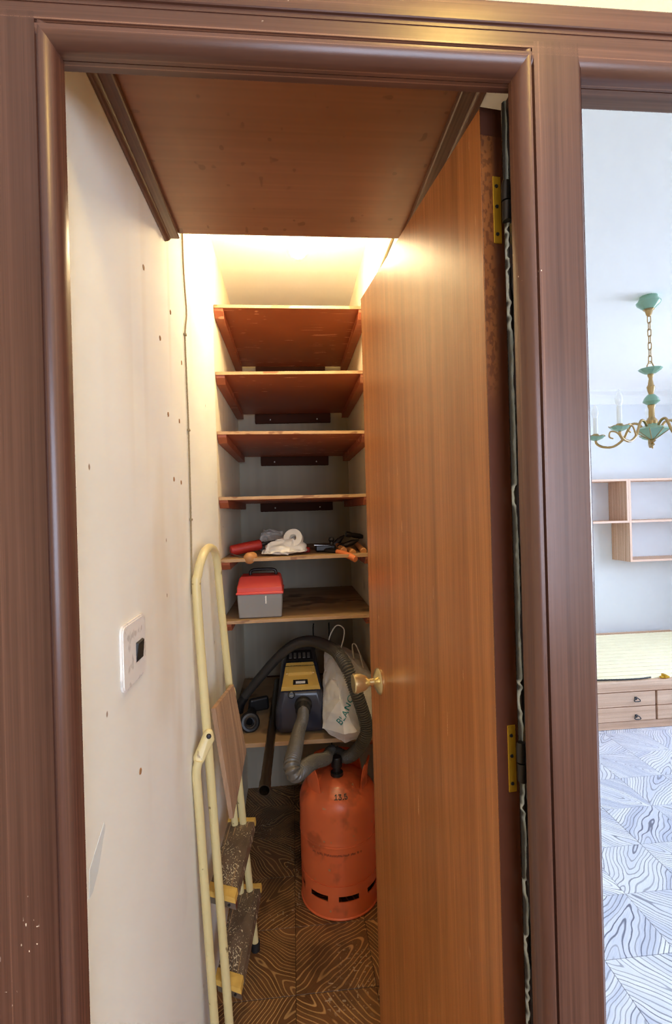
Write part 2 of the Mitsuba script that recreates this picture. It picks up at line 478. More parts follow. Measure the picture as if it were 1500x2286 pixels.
struct('ceiling', 'white ceiling'); put('ceiling', box(-1.28, 4.2, -1.68, 4.38, ZC, ZC + 0.06, 0), 'm_ceiling')
struct('trim_1', 'white crown moulding between the bedroom wall and ceiling')
put('trim_1', prism([(4.30, 2.40), (4.30, ZC), (4.22, ZC), (4.225, 2.505), (4.25, 2.49)] + ell(4.25, 2.44, 0.035, 0.05, 90, 0, 5)[0:] + [(4.288, 2.425), (4.288, 2.40)], XP, 4.1, 'x'), 'm_ceiling', 30)

# floor: printed wood-look tiles, each a piece of its own
struct('floor', 'floor of wood-figured vinyl tiles with a mirrored diagonal grain')
put('floor', box(-1.28, 4.2, -1.68, 4.38, -0.06, -0.0045, 0), 'm_tile')
labels_pale = False


def tiles(x0, x1, y0, y1, m):
    for i in range(-2, 14):
        for j in range(-5, 9):
            a, b = max(-0.028 + 0.25 * i, x0), min(-0.028 + 0.25 * (i + 1), x1)
            c, d = max(1.5213 + 0.25 * j, y0), min(1.5213 + 0.25 * (j + 1), y1)
            if b - a < 0.02 or d - c < 0.02:
                continue
            dz = rng.uniform(-0.0006, 0)
            put('floor__tile', box(a + 0.0006, b - 0.0006, c + 0.0006, d - 0.0006, -0.0045, dz, 0.0008), m)


tiles(XL, XR, 0.66, YB, 'm_tile')
tiles(XP, 3.2, 0.66, 3.30, 'm_tile_daylit')

# door frames (trim): jambs, the post between the two doorways, headers
YF, YS, YK = 0.578, 0.607, 0.639     # front face, back of the stop, back of the frame
jl = [(-0.43, YF), (-0.2730, YF), (-0.2725, YF + 0.003), (-0.2705, YF + 0.003), (-0.270, YF + 0.0005)] + ell(-0.270, 0.602, 0.0165, 0.0235, -84, 0, 10) + [(-0.2535, YS), (-0.271, YS), (-0.271, YK), (-0.43, YK)]
struct('trim_2', 'left door jamb of dark red-brown varnished wood with a rounded edge')
put('trim_2', prism(jl, 0, 2.05, 'z'), 'm_frame_wood', 30, along=2)
post = [(0.3040, YF + 0.0005)] + [(x, y) for x, y in ell(0.306, 0.602, 0.0165, 0.0235, -96, -180, 10)] + [(0.2895, YS), (0.3085, YS), (0.3085, YK), (0.370, YK), (0.377, YK - 0.006), (0.377, YF + 0.016), (0.372, YF + 0.004), (0.367, YF), (0.3095, YF), (0.3088, YF + 0.005), (0.3068, YF + 0.005), (0.3062, YF + 0.0005)]
struct('trim_3', 'brown wooden post between the closet doorway and the bedroom doorway')
put('trim_3', prism(post, 0, 2.05, 'z'), 'm_frame_wood', 30, along=2)
struct('trim_4', 'right door jamb of the bedroom doorway')
put('trim_4', prism([(1.16, YF), (1.30, YF), (1.30, YK), (1.16, YK)], 0, 2.05, 'z'), 'm_frame_wood', along=2)
hd = [(YF + 0.0005, 2.0375)] + [(y, z) for y, z in ell(0.596, 2.0365, 0.0175, 0.0180, 184, 270, 10)] + [(0.6032, 2.0185), (0.6034, 2.0198), (0.6044, 2.0198), (0.6046, 2.0188), (0.6185, 2.0190), (0.6185, 2.040), (YK, 2.040), (YK, 2.085), (YF, 2.085), (YF, 2.0415), (YF + 0.004, 2.041), (YF + 0.004, 2.0385)]
struct('trim_5', 'door header of brown wood with a rounded lower edge')
put('trim_5', prism(hd, -0.43, 0.3075, 'x'), 'm_frame_wood', 30, along=0)
hd2 = [(YF, 2.034)] + [(y, z) for y, z in ell(0.596, 2.034, 0.018, 0.0165, 180, 270, 10)] + [(0.6032, 2.0175), (0.6034, 2.0188), (0.6044, 2.0188), (0.6046, 2.0175), (0.634, 2.0180), (YK, 2.021), (YK, 2.085), (YF, 2.085), (YF, 2.0415), (YF, 2.03)]
struct('trim_6', 'header over the bedroom doorway, brown wood')
put('trim_6', prism(hd2, 0.3075, 1.30, 'x'), 'm_frame_wood', 30, along=0)
cap = [(YF + 0.012, 2.060), (YF - 0.001, 2.060), (YF - 0.001, 2.0630), (YF + 0.0025, 2.0642), (YF + 0.0025, 2.0660), (YF - 0.0025, 2.0668), (YF - 0.0035, 2.0680), (YF - 0.0035, 2.0905), (YF - 0.002, 2.094), (YF + 0.012, 2.095), (0.602, 2.095), (0.602, 2.060)]
struct('trim_7', 'stepped brown wood moulding along the top of the door frames')
put('trim_7', prism(cap, -0.43, 1.30, 'x'), 'm_frame_wood', 30, along=0)
# painted rebate beside the hinges: black glossy filler with chips
struct('trim_8', 'black painted rebate strip beside the door hinges')
gp = np.array([[0.3035 + 0.0016 * math.sin(z * 37) + 0.0012 * rng.uniform(-1, 1), z] for z in np.arange(0.0, 2.031, 0.012)])
gm = []
for (xa, za), (xb, zb) in zip(gp[:-1], gp[1:]):
    gm.append(trimesh.convex.convex_hull(np.array([[xa, YS + 0.001, za], [xa, 0.640, za], [0.3083, YS + 0.001, za], [0.3083, 0.638, za], [xb, YS + 0.001, zb], [xb, 0.640, zb], [0.3083, YS + 0.001, zb], [0.3083, 0.638, zb]])))
put('trim_8', cat(*gm), 'm_gap_black')
put('trim_8__sheen_strip', prism(ell(0.3040, 0.6480, 0.0048, 0.0048, 0, 350, 14), 0.0, 2.031, 'z'), 'm_gap_sheen', 40)  # added bead carrying the painted reflection in the hinge gap

# ---------------------------------------------------------------- closet door leaf
struct('door_1', 'red-brown varnished closet door standing open into the closet')
L0, L1 = V(0.2710, 0.6553, 0), V(0.1915, 1.2635, 0)
ex = (L1 - L0) / np.linalg.norm(L1 - L0)           # from hinge edge to free edge
en = V(-ex[1], ex[0], 0)                           # out of the visible face (towards -x)
ez = V(0, 0, 1)
LW = float(np.linalg.norm(L1 - L0))


def leaf(m):
    return frame_to(m, L0, ex, en, ez)


lm = box(0, LW, -0.032, 0, 0.012, 2.03, 0.0012)
v = np.array(lm.vertices)
uv = np.stack([v[:, 2], v[:, 0] + 1.3 * v[:, 1]], 1)
lm2 = leaf(lm)
scene['door_1__panel'] = mikit.ply(trimesh.Trimesh(lm2.vertices, lm.faces, process=False), 'm_door', False, uv=uv)
put('door_1__edge_strip', leaf(box(-0.0016, 0.0, -0.032, 0, 0.012, 1.992, 0.0004)), 'm_door_edge')
put('door_1__edge_strip', leaf(box(-0.0016, 0.0, -0.032, 0, 1.992, 2.030, 0.0004)), 'm_cleat')
for zc in (0.24, 1.134, 1.890):
    h = put('door_1__hinge', cat(leaf(box(-0.0034, -0.0012, -0.0275, -0.0155, zc - 0.046, zc + 0.046, 0.0006))), 'm_brass_dull')
    k = h
    for dz in (-0.034, 0.004, 0.032):
        put(k + '__screw', leaf(lathe([(0.0, -0.0), (0.0026, 0), (0.0022, 0.0012), (0, 0.0013)], 10, (-0.0034, -0.0205, zc + dz), (-1, 0, 0))), 'm_dark_steel', 30)
    bx, by = 0.2995, 0.640
    put(k + '__pin', cat(lathe([(0, zc - 0.024), (0.0058, zc - 0.024), (0.0066, zc - 0.021), (0.0066, zc + 0.001), (0, zc + 0.001)], 14, (bx, by, 0)),
                        lathe([(0, zc + 0.003), (0.0062, zc + 0.003), (0.0062, zc + 0.024), (0.005, zc + 0.029), (0, zc + 0.030)], 14, (bx - 0.001, by, 0)),
                        box(bx - 0.003, 0.3085, by - 0.004, by + 0.01, zc - 0.022, zc + 0.0, 0.0005)), 'm_dark_steel', 30)
KS = float((V(0.2012, 1.1894, 0) - L0) @ ex)
kz = 1.065
kn = put('door_1__knob', leaf(lathe([(0, 0.014), (0.0085, 0.014), (0.0085, 0.026), (0.0115, 0.030), (0.017, 0.036), (0.0215, 0.046), (0.0235, 0.058), (0.0235, 0.064), (0.0215, 0.0665), (0, 0.0668)], 36, (KS, 0, kz), (0, 1, 0))), 'm_knob', 35)
put('door_1__knob__rose', leaf(lathe([(0, 0.0), (0.0315, 0.0), (0.032, 0.0025), (0.030, 0.005), (0.022, 0.009), (0.014, 0.0125), (0.009, 0.015), (0, 0.015)], 40, (KS, 0.0002, kz), (0, 1, 0))), 'm_knob', 35)
put('door_1__latch_plate', leaf(box(LW - 0.0002, LW + 0.0016, -0.026, -0.007, kz - 0.05, kz + 0.05, 0.0005)), 'm_brass_dull')

# ---------------------------------------------------------------- board of the storage loft over the doorway
t = thing('loft_board', 'brown varnished plywood board closing the storage loft above the closet door', 'board')
put(t + '__board', box(XL + 0.001, XR - 0.001, 0.668, 1.178, 2.140, 2.158, 0.001), 'm_loft_board')
for x0, x1 in ((XL + 0.0005, -0.2436), (0.2795, XR - 0.0005)):
    put(t + '__batten', box(x0, x1, 0.668, 1.176, 2.126, 2.140, 0.002), 'm_frame_wood', along=1)
for x0, x1 in ((XL + 0.0005, XL + 0.014), (XR - 0.014, XR - 0.0005)):
    put(t + '__moulding', prism(ell((x0 if x0 < 0 else x1), 2.126, (0.013 if x0 < 0 else -0.013), -0.008, 0, 90, 6) + [((x0 if x0 < 0 else x1), 2.126)], 0.668, 1.172, 'y'), 'm_frame_wood', 30, along=1)

# ---------------------------------------------------------------- shelves
SH = [  # z under the front edge left, right; back cleat x0, x1, drop
    (2.267, 2.267, -0.175, 0.200, 0.0), (2.012, 2.016, -0.185, 0.222, 0.0), (1.786, 1.782, -0.160, 0.205, 0.0), (1.536, 1.536, -0.168, 0.222, 0.0),
    (1.299, 1.303, None, None, 0.0), (1.064, 1.066, None, None, 0.0), (0.592, 0.588, -0.16, 0.20, 0.0)]
SLAB = ['topmost shelf, red-brown scuffed underside just below the bulb', 'second shelf from the top, red-brown scuffed underside with a centre cleat on the wall',
        'third shelf from the top, empty, dark red-brown underside', 'fourth shelf from the top, thin and seen nearly edge-on, above the tools',
        'shelf holding the white plastic bag and hand tools', 'shelf holding the red and grey toolbox', 'lowest shelf, chipped edge, holding the vacuum cleaner']
for i, (zl, zr, c0, c1, dz) in enumerate(SH):
    t = thing('wall_shelf', SLAB[i], 'shelf', 'shelves in the closet')
    th = 0.012 if i < 6 else 0.016
    def tilt(m):
        m = m.copy()
        w = np.array(m.vertices)
        w[:, 2] += zl + (zr - zl) * (w[:, 0] - XL) / (XR - XL)
        m.vertices = w
        return m
    x0, x1, y0, y1 = XL + 0.0015, XR - 0.0015, 1.900, 2.655
    put(t + '__board', tilt(box(x0, x1, y0 + 0.0015, y1, 0, th - 0.0016, 0.0006)), 'm_shelf')
    put(t + '__top_face', tilt(box(x0, x1, y0 + 0.0015, y1, th - 0.0016, th, 0.0004)), 'm_shelf_top')
    put(t + '__front_edge', tilt(box(x0, x1, y0, y0 + 0.0016, 0.0, th, 0.0004)), 'm_shelf_edge')
    for s in (0, 1):
        a, b = (x0, x0 + 0.034) if s == 0 else (x1 - 0.034, x1)
        poly = [(y0 + 0.004, -0.0005), (y0 + 0.006, -0.010), (y0 + 0.030, -0.030), (y1 - 0.02, -0.030), (y1 - 0.02, -0.0005)]
        put(t + '__side_cleat', tilt(prism(poly, a, b, 'x')), 'm_shelf')
        put(t + '__nail', tilt(lathe([(0, -0.014), (0.004, -0.014), (0.003, -0.019), (0, -0.0195)][::-1], 8, ((a + b) / 2 + (0.012 if s == 0 else -0.012), y1 - 0.018, -0.012), (0, -1, 0))), 'm_white_plastic')
    if c0 is not None:
        k = put(t + '__back_cleat', tilt(box(c0, c1, YB - 0.022, YB - 0.0005, -0.045, 0.010, 0.002)), 'm_cleat')
        for x in (c0 + 0.2 * (c1 - c0), c0 + 0.82 * (c1 - c0)):
            put(k + '__screw', tilt(lathe([(0, 0), (0.0042, 0), (0.003, 0.002), (0, 0.0024)], 10, (x, YB - 0.022, -0.026), (0, -1, 0))), 'm_white_plastic', 30)

# ---------------------------------------------------------------- bulb, cable, switch
bp = V(0.0435, 1.66, 2.372)
t = thing('light_bulb', 'bare glowing light bulb hanging in the closet above the top shelf', 'light bulb')
scene[t + '__globe'] = mikit.ply(lathe([(0, -0.034), (0.012, -0.0325), (0.022, -0.027), (0.030, -0.016), (0.033, -0.002), (0.031, 0.012), (0.025, 0.026), (0.018, 0.040), (0.0145, 0.052), (0, 0.053)], 24, bp), None, True)
scene[t + '__globe']['emitter'] = {'type': 'area', 'radiance': {'type': 'rgb', 'value': list(BULB_RADIANCE)}}
put(t + '__socket', lathe([(0, 0.053), (0.0175, 0.053), (0.0185, 0.058), (0.0185, 0.082), (0.013, 0.090), (0.004, 0.096), (0, 0.096)], 20, bp), 'm_black', 30)
put(t + '__cord', tube([bp + V(0, 0, 0.094), bp + V(0.001, 0, 0.12), V(bp[0], bp[1], ZC)], 0.003, 8), 'm_cord', True)

t = thing('wall_cable', 'thin cable clipped down the left wall from the ceiling to behind the stepladder', 'cable')
cp = [(XL + 0.0035, 1.352, 2.515), (XL + 0.0035, 1.352, 2.2), (XL + 0.004, 1.362, 2.10), (XL + 0.005, 1.372, 2.03), (XL + 0.0035, 1.352, 1.965), (XL + 0.0035, 1.357, 1.86), (XL + 0.0035, 1.366, 1.713), (XL + 0.0035, 1.364, 1.47), (XL + 0.0035, 1.352, 1.27)]
put(t + '__wire', tube(smooth_path(cp, 6), 0.0023, 8), 'm_cable', True)
for z in (1.967, 1.713, 1.47):
    yy = np.interp(z, [1.47, 1.713, 1.965], [1.364, 1.366, 1.352])
    put(t + '__clip', box(XL + 0.0002, XL + 0.0075, yy - 0.006, yy + 0.006, z - 0.003, z + 0.003, 0.001), 'm_cable')
t = thing('ceiling_cable', 'cream cable running along the right closet wall just above the door', 'cable')
put(t + '__wire', tube(smooth_path([(XR - 0.004, 1.19, 2.262), (XR - 0.004, 1.5, 2.272), (XR - 0.004, 1.9, 2.30), (XR - 0.004, 2.2, 2.31)], 6), 0.0035, 8), 'm_cord', True)
put(t + '__clip', box(XR - 0.009, XR - 0.0002, 1.62, 1.632, 2.272, 2.288, 0.001), 'm_white_plastic')

t = thing('light_switch', 'white rocker light switch plate on the left closet wall, scuffed, with a black rocker', 'light switch')
sc, sy, sz, hw, hh = XL, 0.8645, 1.2535, 0.0605, 0.0535
from shapely.geometry import Polygon, box as sbox
rr = sbox(sy - hw, sz - hh, sy + hw, sz + hh).buffer(-0.014).buffer(0.014, 8)
rr2 = rr.buffer(-0.003)
pm = [prism(list(rr.exterior.coords)[:-1], XL + 0.0003, XL + 0.0042, 'x'), prism(list(rr2.exterior.coords)[:-1], XL + 0.0042, XL + 0.0058, 'x')]
put(t + '__plate', cat(*pm), 'm_switch', 30)
put(t + '__rocker', trimesh.convex.convex_hull(np.array([[XL + 0.0056, y, z] for y in (0.868, 0.904) for z in (1.232, 1.266)] + [[XL + 0.0075, y, 1.234] for y in (0.870, 0.902)] + [[XL + 0.0098, y, 1.264] for y in (0.870, 0.902)])), 'm_black')

# ---------------------------------------------------------------- stepladder, folded, leaning on the left wall
t = thing('stepladder', 'folded cream-yellow tubular stepladder with two worn treads leaning on the left wall', 'stepladder')
nb, fb = V(-0.205, 1.372, 0.010), V(-0.163, 1.695, 0.010)
nt, ft = V(-0.257, 1.335, 1.255), V(-0.235, 1.592, 1.230)
loop = smooth_path([nb, nb * 0.66 + nt * 0.34, nb * 0.33 + nt * 0.67, nt, V(-0.2545, 1.343, 1.325), V(-0.247, 1.372, 1.368), V(-0.2435, 1.425, 1.385), V(-0.2415, 1.48, 1.384), V(-0.239, 1.54, 1.366), V(-0.2375, 1.577, 1.318), ft, fb * 0.33 + ft * 0.67, fb * 0.66 + ft * 0.34, fb], 10)
put(t + '__front_rail', tube(loop, 0.0118, 14), 'm_ladder', True)


def rail_n(z):
    return nb + (nt - nb) * (z - nb[2]) / (nt[2] - nb[2])


def rail_f(z):
    return fb + (ft - fb) * (z - fb[2]) / (ft[2] - fb[2])


for s, (rail, zp, bend, foot) in enumerate(((rail_n, 0.898, V(-0.2635, 1.300, 0.815), V(-0.236, 1.335, 0.010)), (rail_f, 0.905, V(-0.232, 1.625, 0.83), V(-0.196, 1.690, 0.010)))):
    p = rail(zp)
    side = V(0.006, -0.014, 0) if s == 0 else V(0.004, 0.014, 0)
    top = p + side * 0.9
    leg = smooth_path([bend + V(0.006, 0.004, 0.032), bend, bend * 0.9 + foot * 0.1, bend * 0.6 + foot * 0.4, bend * 0.3 + foot * 0.7, foot], 6)
    put(t + '__rear_leg', tube(leg, 0.0112, 14), 'm_ladder', True)
    dvec = top - leg[0]
    pl = hull_spheres([top + V(0, 0, 0.004), top + V(0.004, 0, -0.012), leg[0] + V(0.004, 0, 0.0), leg[0] + V(-0.006, 0, 0.006), leg[2]], [0.0125, 0.011, 0.010, 0.009, 0.0105])
    w = np.array(pl.vertices)
    w[:, 1] = top[1] + (w[:, 1] - top[1]) * 0.9
    put(t + '__hinge_plate', trimesh.Trimesh(w, pl.faces), 'm_ladder', 40)
    put(t + '__rivet', lathe([(0, -0.006), (0.0062, -0.006), (0.0062, 0.006), (0.0045, 0.0085), (0, 0.009)], 14, top + V(0.002, -0.010 if s == 0 else 0.01, 0.002), (0.35, -1 if s == 0 else 1, 0.12)), 'm_dark_steel', 35)
    put(t + '__foot', lathe([(0, -0.0095), (0.0145, -0.0095), (0.0145, 0.02), (0, 0.02)], 14, rail(0.010)), 'm_black_soft', 30)
    put(t + '__foot', lathe([(0, -0.0095), (0.0145, -0.0095), (0.0145, 0.02), (0, 0.02)], 14, foot), 'm_black_soft', 30)
for fl, fr, nl, nr in ((V(*(-0.2393, 1.6850, 0.4567)), V(*(-0.1516, 1.6700, 0.4617)), V(*(-0.2565, 1.3850, 0.4488)), V(*(-0.1866, 1.3850, 0.4224))),
                       (V(*(-0.2287, 1.7050, 0.2160)), V(*(-0.1399, 1.6900, 0.2251)), V(*(-0.2444, 1.3900, 0.1997)), V(*(-0.1780, 1.3900, 0.1675)))):
    down = V(0.004, 0, -0.026)
    def tr(a, b):   # a across 0..1 left to right, b along 0..1 near to far
        return (nl * (1 - a) + nr * a) * (1 - b) + (fl * (1 - a) + fr * a) * b
    hull = lambda q: trimesh.convex.convex_hull(np.array(q))
    q = [tr(a, b) + o for a in (0, 1) for b in (0.09, 0.95) for o in (V(0, 0, 0), down)]
    k = put(t + '__tread', hull(q), 'm_tread')
    for b0, b1 in ((-0.02, 0.09), (0.95, 1.005)):
        q = [tr(a, b) + o for a in (-0.02, 1.02) for b in (b0, b1) for o in (V(0, 0, 0.003), down * (0.5 if b0 < 0 else 0.6))]
        put(k + '__end_cap', hull(q), 'm_ladder_cap')
    q = [tr(a, b) + o for a in (0.0, 0.98) for b in (-0.005, 0.06) for o in (down * 0.4, down * 1.35)]
    put(k + '__end_bracket', hull(q), 'm_steel')
    for a in (0.12, 0.34, 0.56, 0.78):
        q = [tr(a + da, b) + V(0, 0, dz) for da in (-0.018, 0.018) for b in (0.09, 0.95) for dz in (0.0, 0.0022)]
        put(k + '__rib', hull(q), 'm_shelf_top')
    put(k + '__bolt', lathe([(0, 0), (0.004, 0), (0.003, 0.002), (0, 0.0022)], 10, tr(0.72, -0.006) + down * 1.0, (0, -1, 0)), 'm_dark_steel', 30)
    # struts that hold the tread on the rails
    for rail, b in ((rail_n, 0.03), (rail_f, 0.96)):
        c = tr(0.15, b)
        put(t + '__step_strut', hull_spheres([rail(c[2] - 0.012), c + V(0.012, 0, -0.014)], 0.006, 1), 'm_ladder', 30)
# folded-up platform
pn_t, pf_t, pf_b, pn_b = V(-0.226, 1.352, 0.960), V(-0.206, 1.596, 0.938), V(-0.172, 1.60, 0.722), V(-0.190, 1.385, 0.640)
nrm = np.cross(pf_t - pn_t, pn_b - pn_t); nrm /= np.linalg.norm(nrm)
if nrm[0] < 0: nrm = -nrm
q = np.array([c + o for c in (pn_t, pf_t, pf_b, pn_b) for o in (nrm * 0.006, -nrm * 0.006)])
put(t + '__platform', trimesh.convex.convex_hull(q), 'm_plywood', along=2)

# ---------------------------------------------------------------- gas bottle
t = thing('gas_bottle', 'orange butane gas bottle marked 13.5 standing on the tiled closet floor', 'gas bottle')
gc = V(0.1485, 1.925, 0)
R = 0.1495
prof = [(0, 0.070), (0.10, 0.074), (0.135, 0.090), (R - 0.003, 0.118), (R, 0.140), (R, 0.255), (R + 0.0016, 0.258), (R + 0.0016, 0.262), (R - 0.001, 0.264), (R - 0.001, 0.267), (R + 0.0016, 0.269), (R + 0.0016, 0.274), (R, 0.277), (R, 0.372)]
prof += [(r, z) for r, z in ell(R - 0.052, 0.372, 0.052, 0.066, 4, 66, 10)] + [(0.100, 0.447), (0.070, 0.462), (0.040, 0.470), (0, 0.472)]
put(t + '__body', lathe(prof, 64, gc), 'm_orange', 30)
# foot ring with slots
ring = trimesh.boolean.difference([trimesh.creation.cylinder(R - 0.0005, 0.122, sections=64), trimesh.creation.cylinder(R - 0.005, 0.2, sections=64)], engine='manifold')
ring.apply_translation([0, 0, 0.061])
cut = []
for k in range(8):
    a = math.radians(-90 + 8 + 45 * k)
    m = trimesh.creation.box([0.06, 0.076, 0.021]); m.apply_translation([R, 0, 0.077]); m.apply_transform(trimesh.transformations.rotation_matrix(a, [0, 0, 1])); cut.append(m)
ring = trimesh.boolean.difference([ring] + cut, engine='manifold')
ring.apply_translation(gc)
put(t + '__foot_ring', ring, 'm_orange', 30)
put(t + '__foot_ring__rim', tube([gc + V((R - 0.001) * math.cos(a), (R - 0.001) * math.sin(a), 0.005) for a in np.linspace(0, 2 * math.pi, 64, endpoint=False)], 0.0045, 8, closed=True), 'm_orange', True)


def arc_plate(a0, a1, pr, th, n=14):
    """Curved plate: pr = [(r, z)...] swept from angle a0 to a1 (degrees), th thick; the ends taper towards the top."""
    v, f = [], []
    m = len(pr)
    for i in range(n + 1):
        for j, (r, z) in enumerate(pr):
            mid, half = (a0 + a1) / 2, (a1 - a0) / 2 * (1 - 0.30 * j / (m - 1))
            a = math.radians(mid + half * (2 * i / n - 1))
            v += [[(r) * math.cos(a), r * math.sin(a), z], [(r - th) * math.cos(a), (r - th) * math.sin(a), z]]
    idx = lambda i, j, s: (i * m + j) * 2 + s
    for i in range(n):
        for j in range(m - 1):
            f += [[idx(i, j, 0), idx(i + 1, j, 0), idx(i + 1, j + 1, 0)], [idx(i, j, 0), idx(i + 1, j + 1, 0), idx(i, j + 1, 0)]]
            f += [[idx(i, j, 1), idx(i + 1, j + 1, 1), idx(i + 1, j, 1)], [idx(i, j, 1), idx(i, j + 1, 1), idx(i + 1, j + 1, 1)]]
        for j, o in ((0, 0), (m - 1, 1)):
            q = [idx(i, j, 0), idx(i, j, 1), idx(i + 1, j, 1), idx(i + 1, j, 0)]
            q = q if not o else q[::-1]
            f += [[q[0], q[1], q[2]], [q[0], q[2], q[3]]]
    for i, o in ((0, 1), (n, 0)):
        for j in range(m - 1):
            q = [idx(i, j, 0), idx(i, j, 1), idx(i, j + 1, 1), idx(i, j + 1, 0)]
            q = q if not o else q[::-1]
            f += [[q[0], q[1], q[2]], [q[0], q[2], q[3]]]
    mm = trimesh.Trimesh(v, f, process=False)
    mm.apply_translation(gc)
    return mm


for a in (205, -20):
    put(t + '__handle', arc_plate(a - 26, a + 26, [(0.118, 0.425), (0.119, 0.470), (0.122, 0.500), (0.128, 0.522)], 0.005), 'm_orange', 30)
put(t + '__collar', arc_plate(25, 155, [(0.117, 0.430), (0.118, 0.480), (0.119, 0.505)], 0.004, 24), 'm_orange', 30)
put(t + '__valve', lathe([(0, 0.470), (0.024, 0.470), (0.024, 0.482), (0.015, 0.486), (0.015, 0.500), (0.021, 0.503), (0.021, 0.532), (0.018, 0.540), (0, 0.542)], 20, gc + V(-0.004, -0.035, 0)), 'm_black', 30)


def shoulder_z(r):
    return float(np.interp(r, [p[0] for p in prof[::-1]][:13], [p[1] for p in prof[::-1]][:13]))


tm = meshkit.text_mesh('13.5', 0.018, 0.0006, True)
w = np.array(tm.vertices)
a0 = math.radians(-90.0)
cx = w[:, 0].mean()
ang = a0 + (w[:, 0] - w[:, 0].min() - 0.026) / 0.130 + 0.02
rad = 0.128 - w[:, 1] * 0.85
zz = np.array([shoulder_z(r) for r in rad])
put(t + '__stamped_number', trimesh.Trimesh(np.stack([gc[0] + (rad + 0.0006 + w[:, 2]) * np.cos(ang), gc[1] + (rad + 0.0006 + w[:, 2]) * np.sin(ang), zz + 0.0008 + w[:, 2]], 1), tm.faces), 'm_ink')
marks = []
r2 = random.Random(5)
aa = -135.0
while aa < -62:
    wd = r2.uniform(0.8, 1.7)
    if r2.random() < 0.8:
        pz = 0.236 + r2.uniform(-0.001, 0.001)
        marks.append(trimesh.convex.convex_hull(np.array([[gc[0] + (R + dr_) * math.cos(math.radians(aa + da)), gc[1] + (R + dr_) * math.sin(math.radians(aa + da)), pz + dz] for da in (0, wd) for dz in (-0.0035, 0.0035) for dr_ in (-0.001, 0.0006)])))
    aa += wd + 0.7
put(t + '__embossed_band', cat(*marks), 'm_band')

# ---------------------------------------------------------------- vacuum cleaner
t = thing('vacuum_cleaner', 'black and mustard-yellow canister vacuum cleaner on the lowest shelf', 'vacuum cleaner')
vx = 0.015
ZS = 0.607
lower = hull_spheres([(vx - 0.073, 1.975, ZS + 0.032), (vx + 0.073, 1.975, ZS + 0.032), (vx - 0.075, 1.965, 0.700), (vx + 0.075, 1.965, 0.700), (vx - 0.060, 1.972, 0.758), (vx + 0.060, 1.972, 0.758),
                      (vx - 0.068, 2.36, ZS + 0.032), (vx + 0.068, 2.36, ZS + 0.032), (vx - 0.050, 2.34, 0.83), (vx + 0.050, 2.34, 0.83), (vx - 0.052, 2.10, 0.825), (vx + 0.052, 2.10, 0.825)], [0.030] * 2 + [0.026] * 10, 2)
put(t + '__body', lower, 'm_navy', 40)
# yellow top panel: slab on the sloping top
pa, pb = V(vx, 1.945, 0.792), V(vx, 2.075, 0.853)
sl = (pb - pa) / np.linalg.norm(pb - pa)
up_ = np.cross(V(1, 0, 0), sl)
SLN = float(np.linalg.norm(pb - pa))


def on_top(m):
    return frame_to(m, pa, V(1, 0, 0), sl, up_)


def trap(w0, w1, s0, s1, z0, z1, c=0.004):
    return trimesh.convex.convex_hull(np.array([[sx * (w - (c if zz_ == 1 else 0)), s, z] for zz_, z in ((0, z0), (1, z1)) for w, s in ((w0, s0 + (c if zz_ else 0)), (w1, s1 - (c if zz_ else 0))) for sx in (-1, 1)]))


k = put(t + '__top_panel', on_top(cat(trap(0.078, 0.060, 0.0, SLN, -0.012, 0.004))), 'm_vac_yellow')
put(t + '__top_panel__grip', on_top(cat(trap(0.050, 0.047, 0.066, 0.104, 0.004, 0.015), trap(0.060, 0.058, 0.072, 0.098, 0.003, 0.007))), 'm_vac_yellow')
put(t + '__top_panel__seam', on_top(trap(0.068, 0.062, 0.118, 0.121, 0.003, 0.0048, 0.0004)), 'm_black')
put(t + '__latch', on_top(trap(0.030, 0.029, 0.014, 0.040, 0.003, 0.0055, 0.0008)), 'm_black')
put(t + '__latch__insert', on_top(box(-0.019, 0.019, 0.018, 0.031, 0.0052, 0.0066, 0.0006)), 'm_white_plastic')
for i in range(5):
    put(t + '__vent_slot', on_top(box(-0.044 + 0.019 * i, -0.032 + 0.019 * i, SLN + 0.016, SLN + 0.050, 0.002, 0.0105, 0.001)), 'm_hose')
put(t + '__vent_surround', on_top(trap(0.060, 0.054, SLN + 0.003, SLN + 0.070, -0.02, 0.009)), 'm_black')
put(t + '__dial', lathe([(0, 0), (0.014, 0), (0.013, 0.006), (0.010, 0.008), (0, 0.008)], 20, (-0.022, 1.942, 0.767), (0, -1, 0.25)), 'm_black', 30)
put(t + '__dial__pointer', box(-0.029, -0.015, 1.9325, 1.936, 0.7655, 0.7695, 0.0006), 'm_grey_plastic')
put(t + '__port', lathe([(0, 0.0), (0.034, 0.0), (0.034, 0.014), (0.029, 0.020), (0.029, 0.045), (0.026, 0.052), (0, 0.052)], 24, (0.024, 1.948, 0.728), (-0.05, -1, -0.25)), 'm_black', 30)

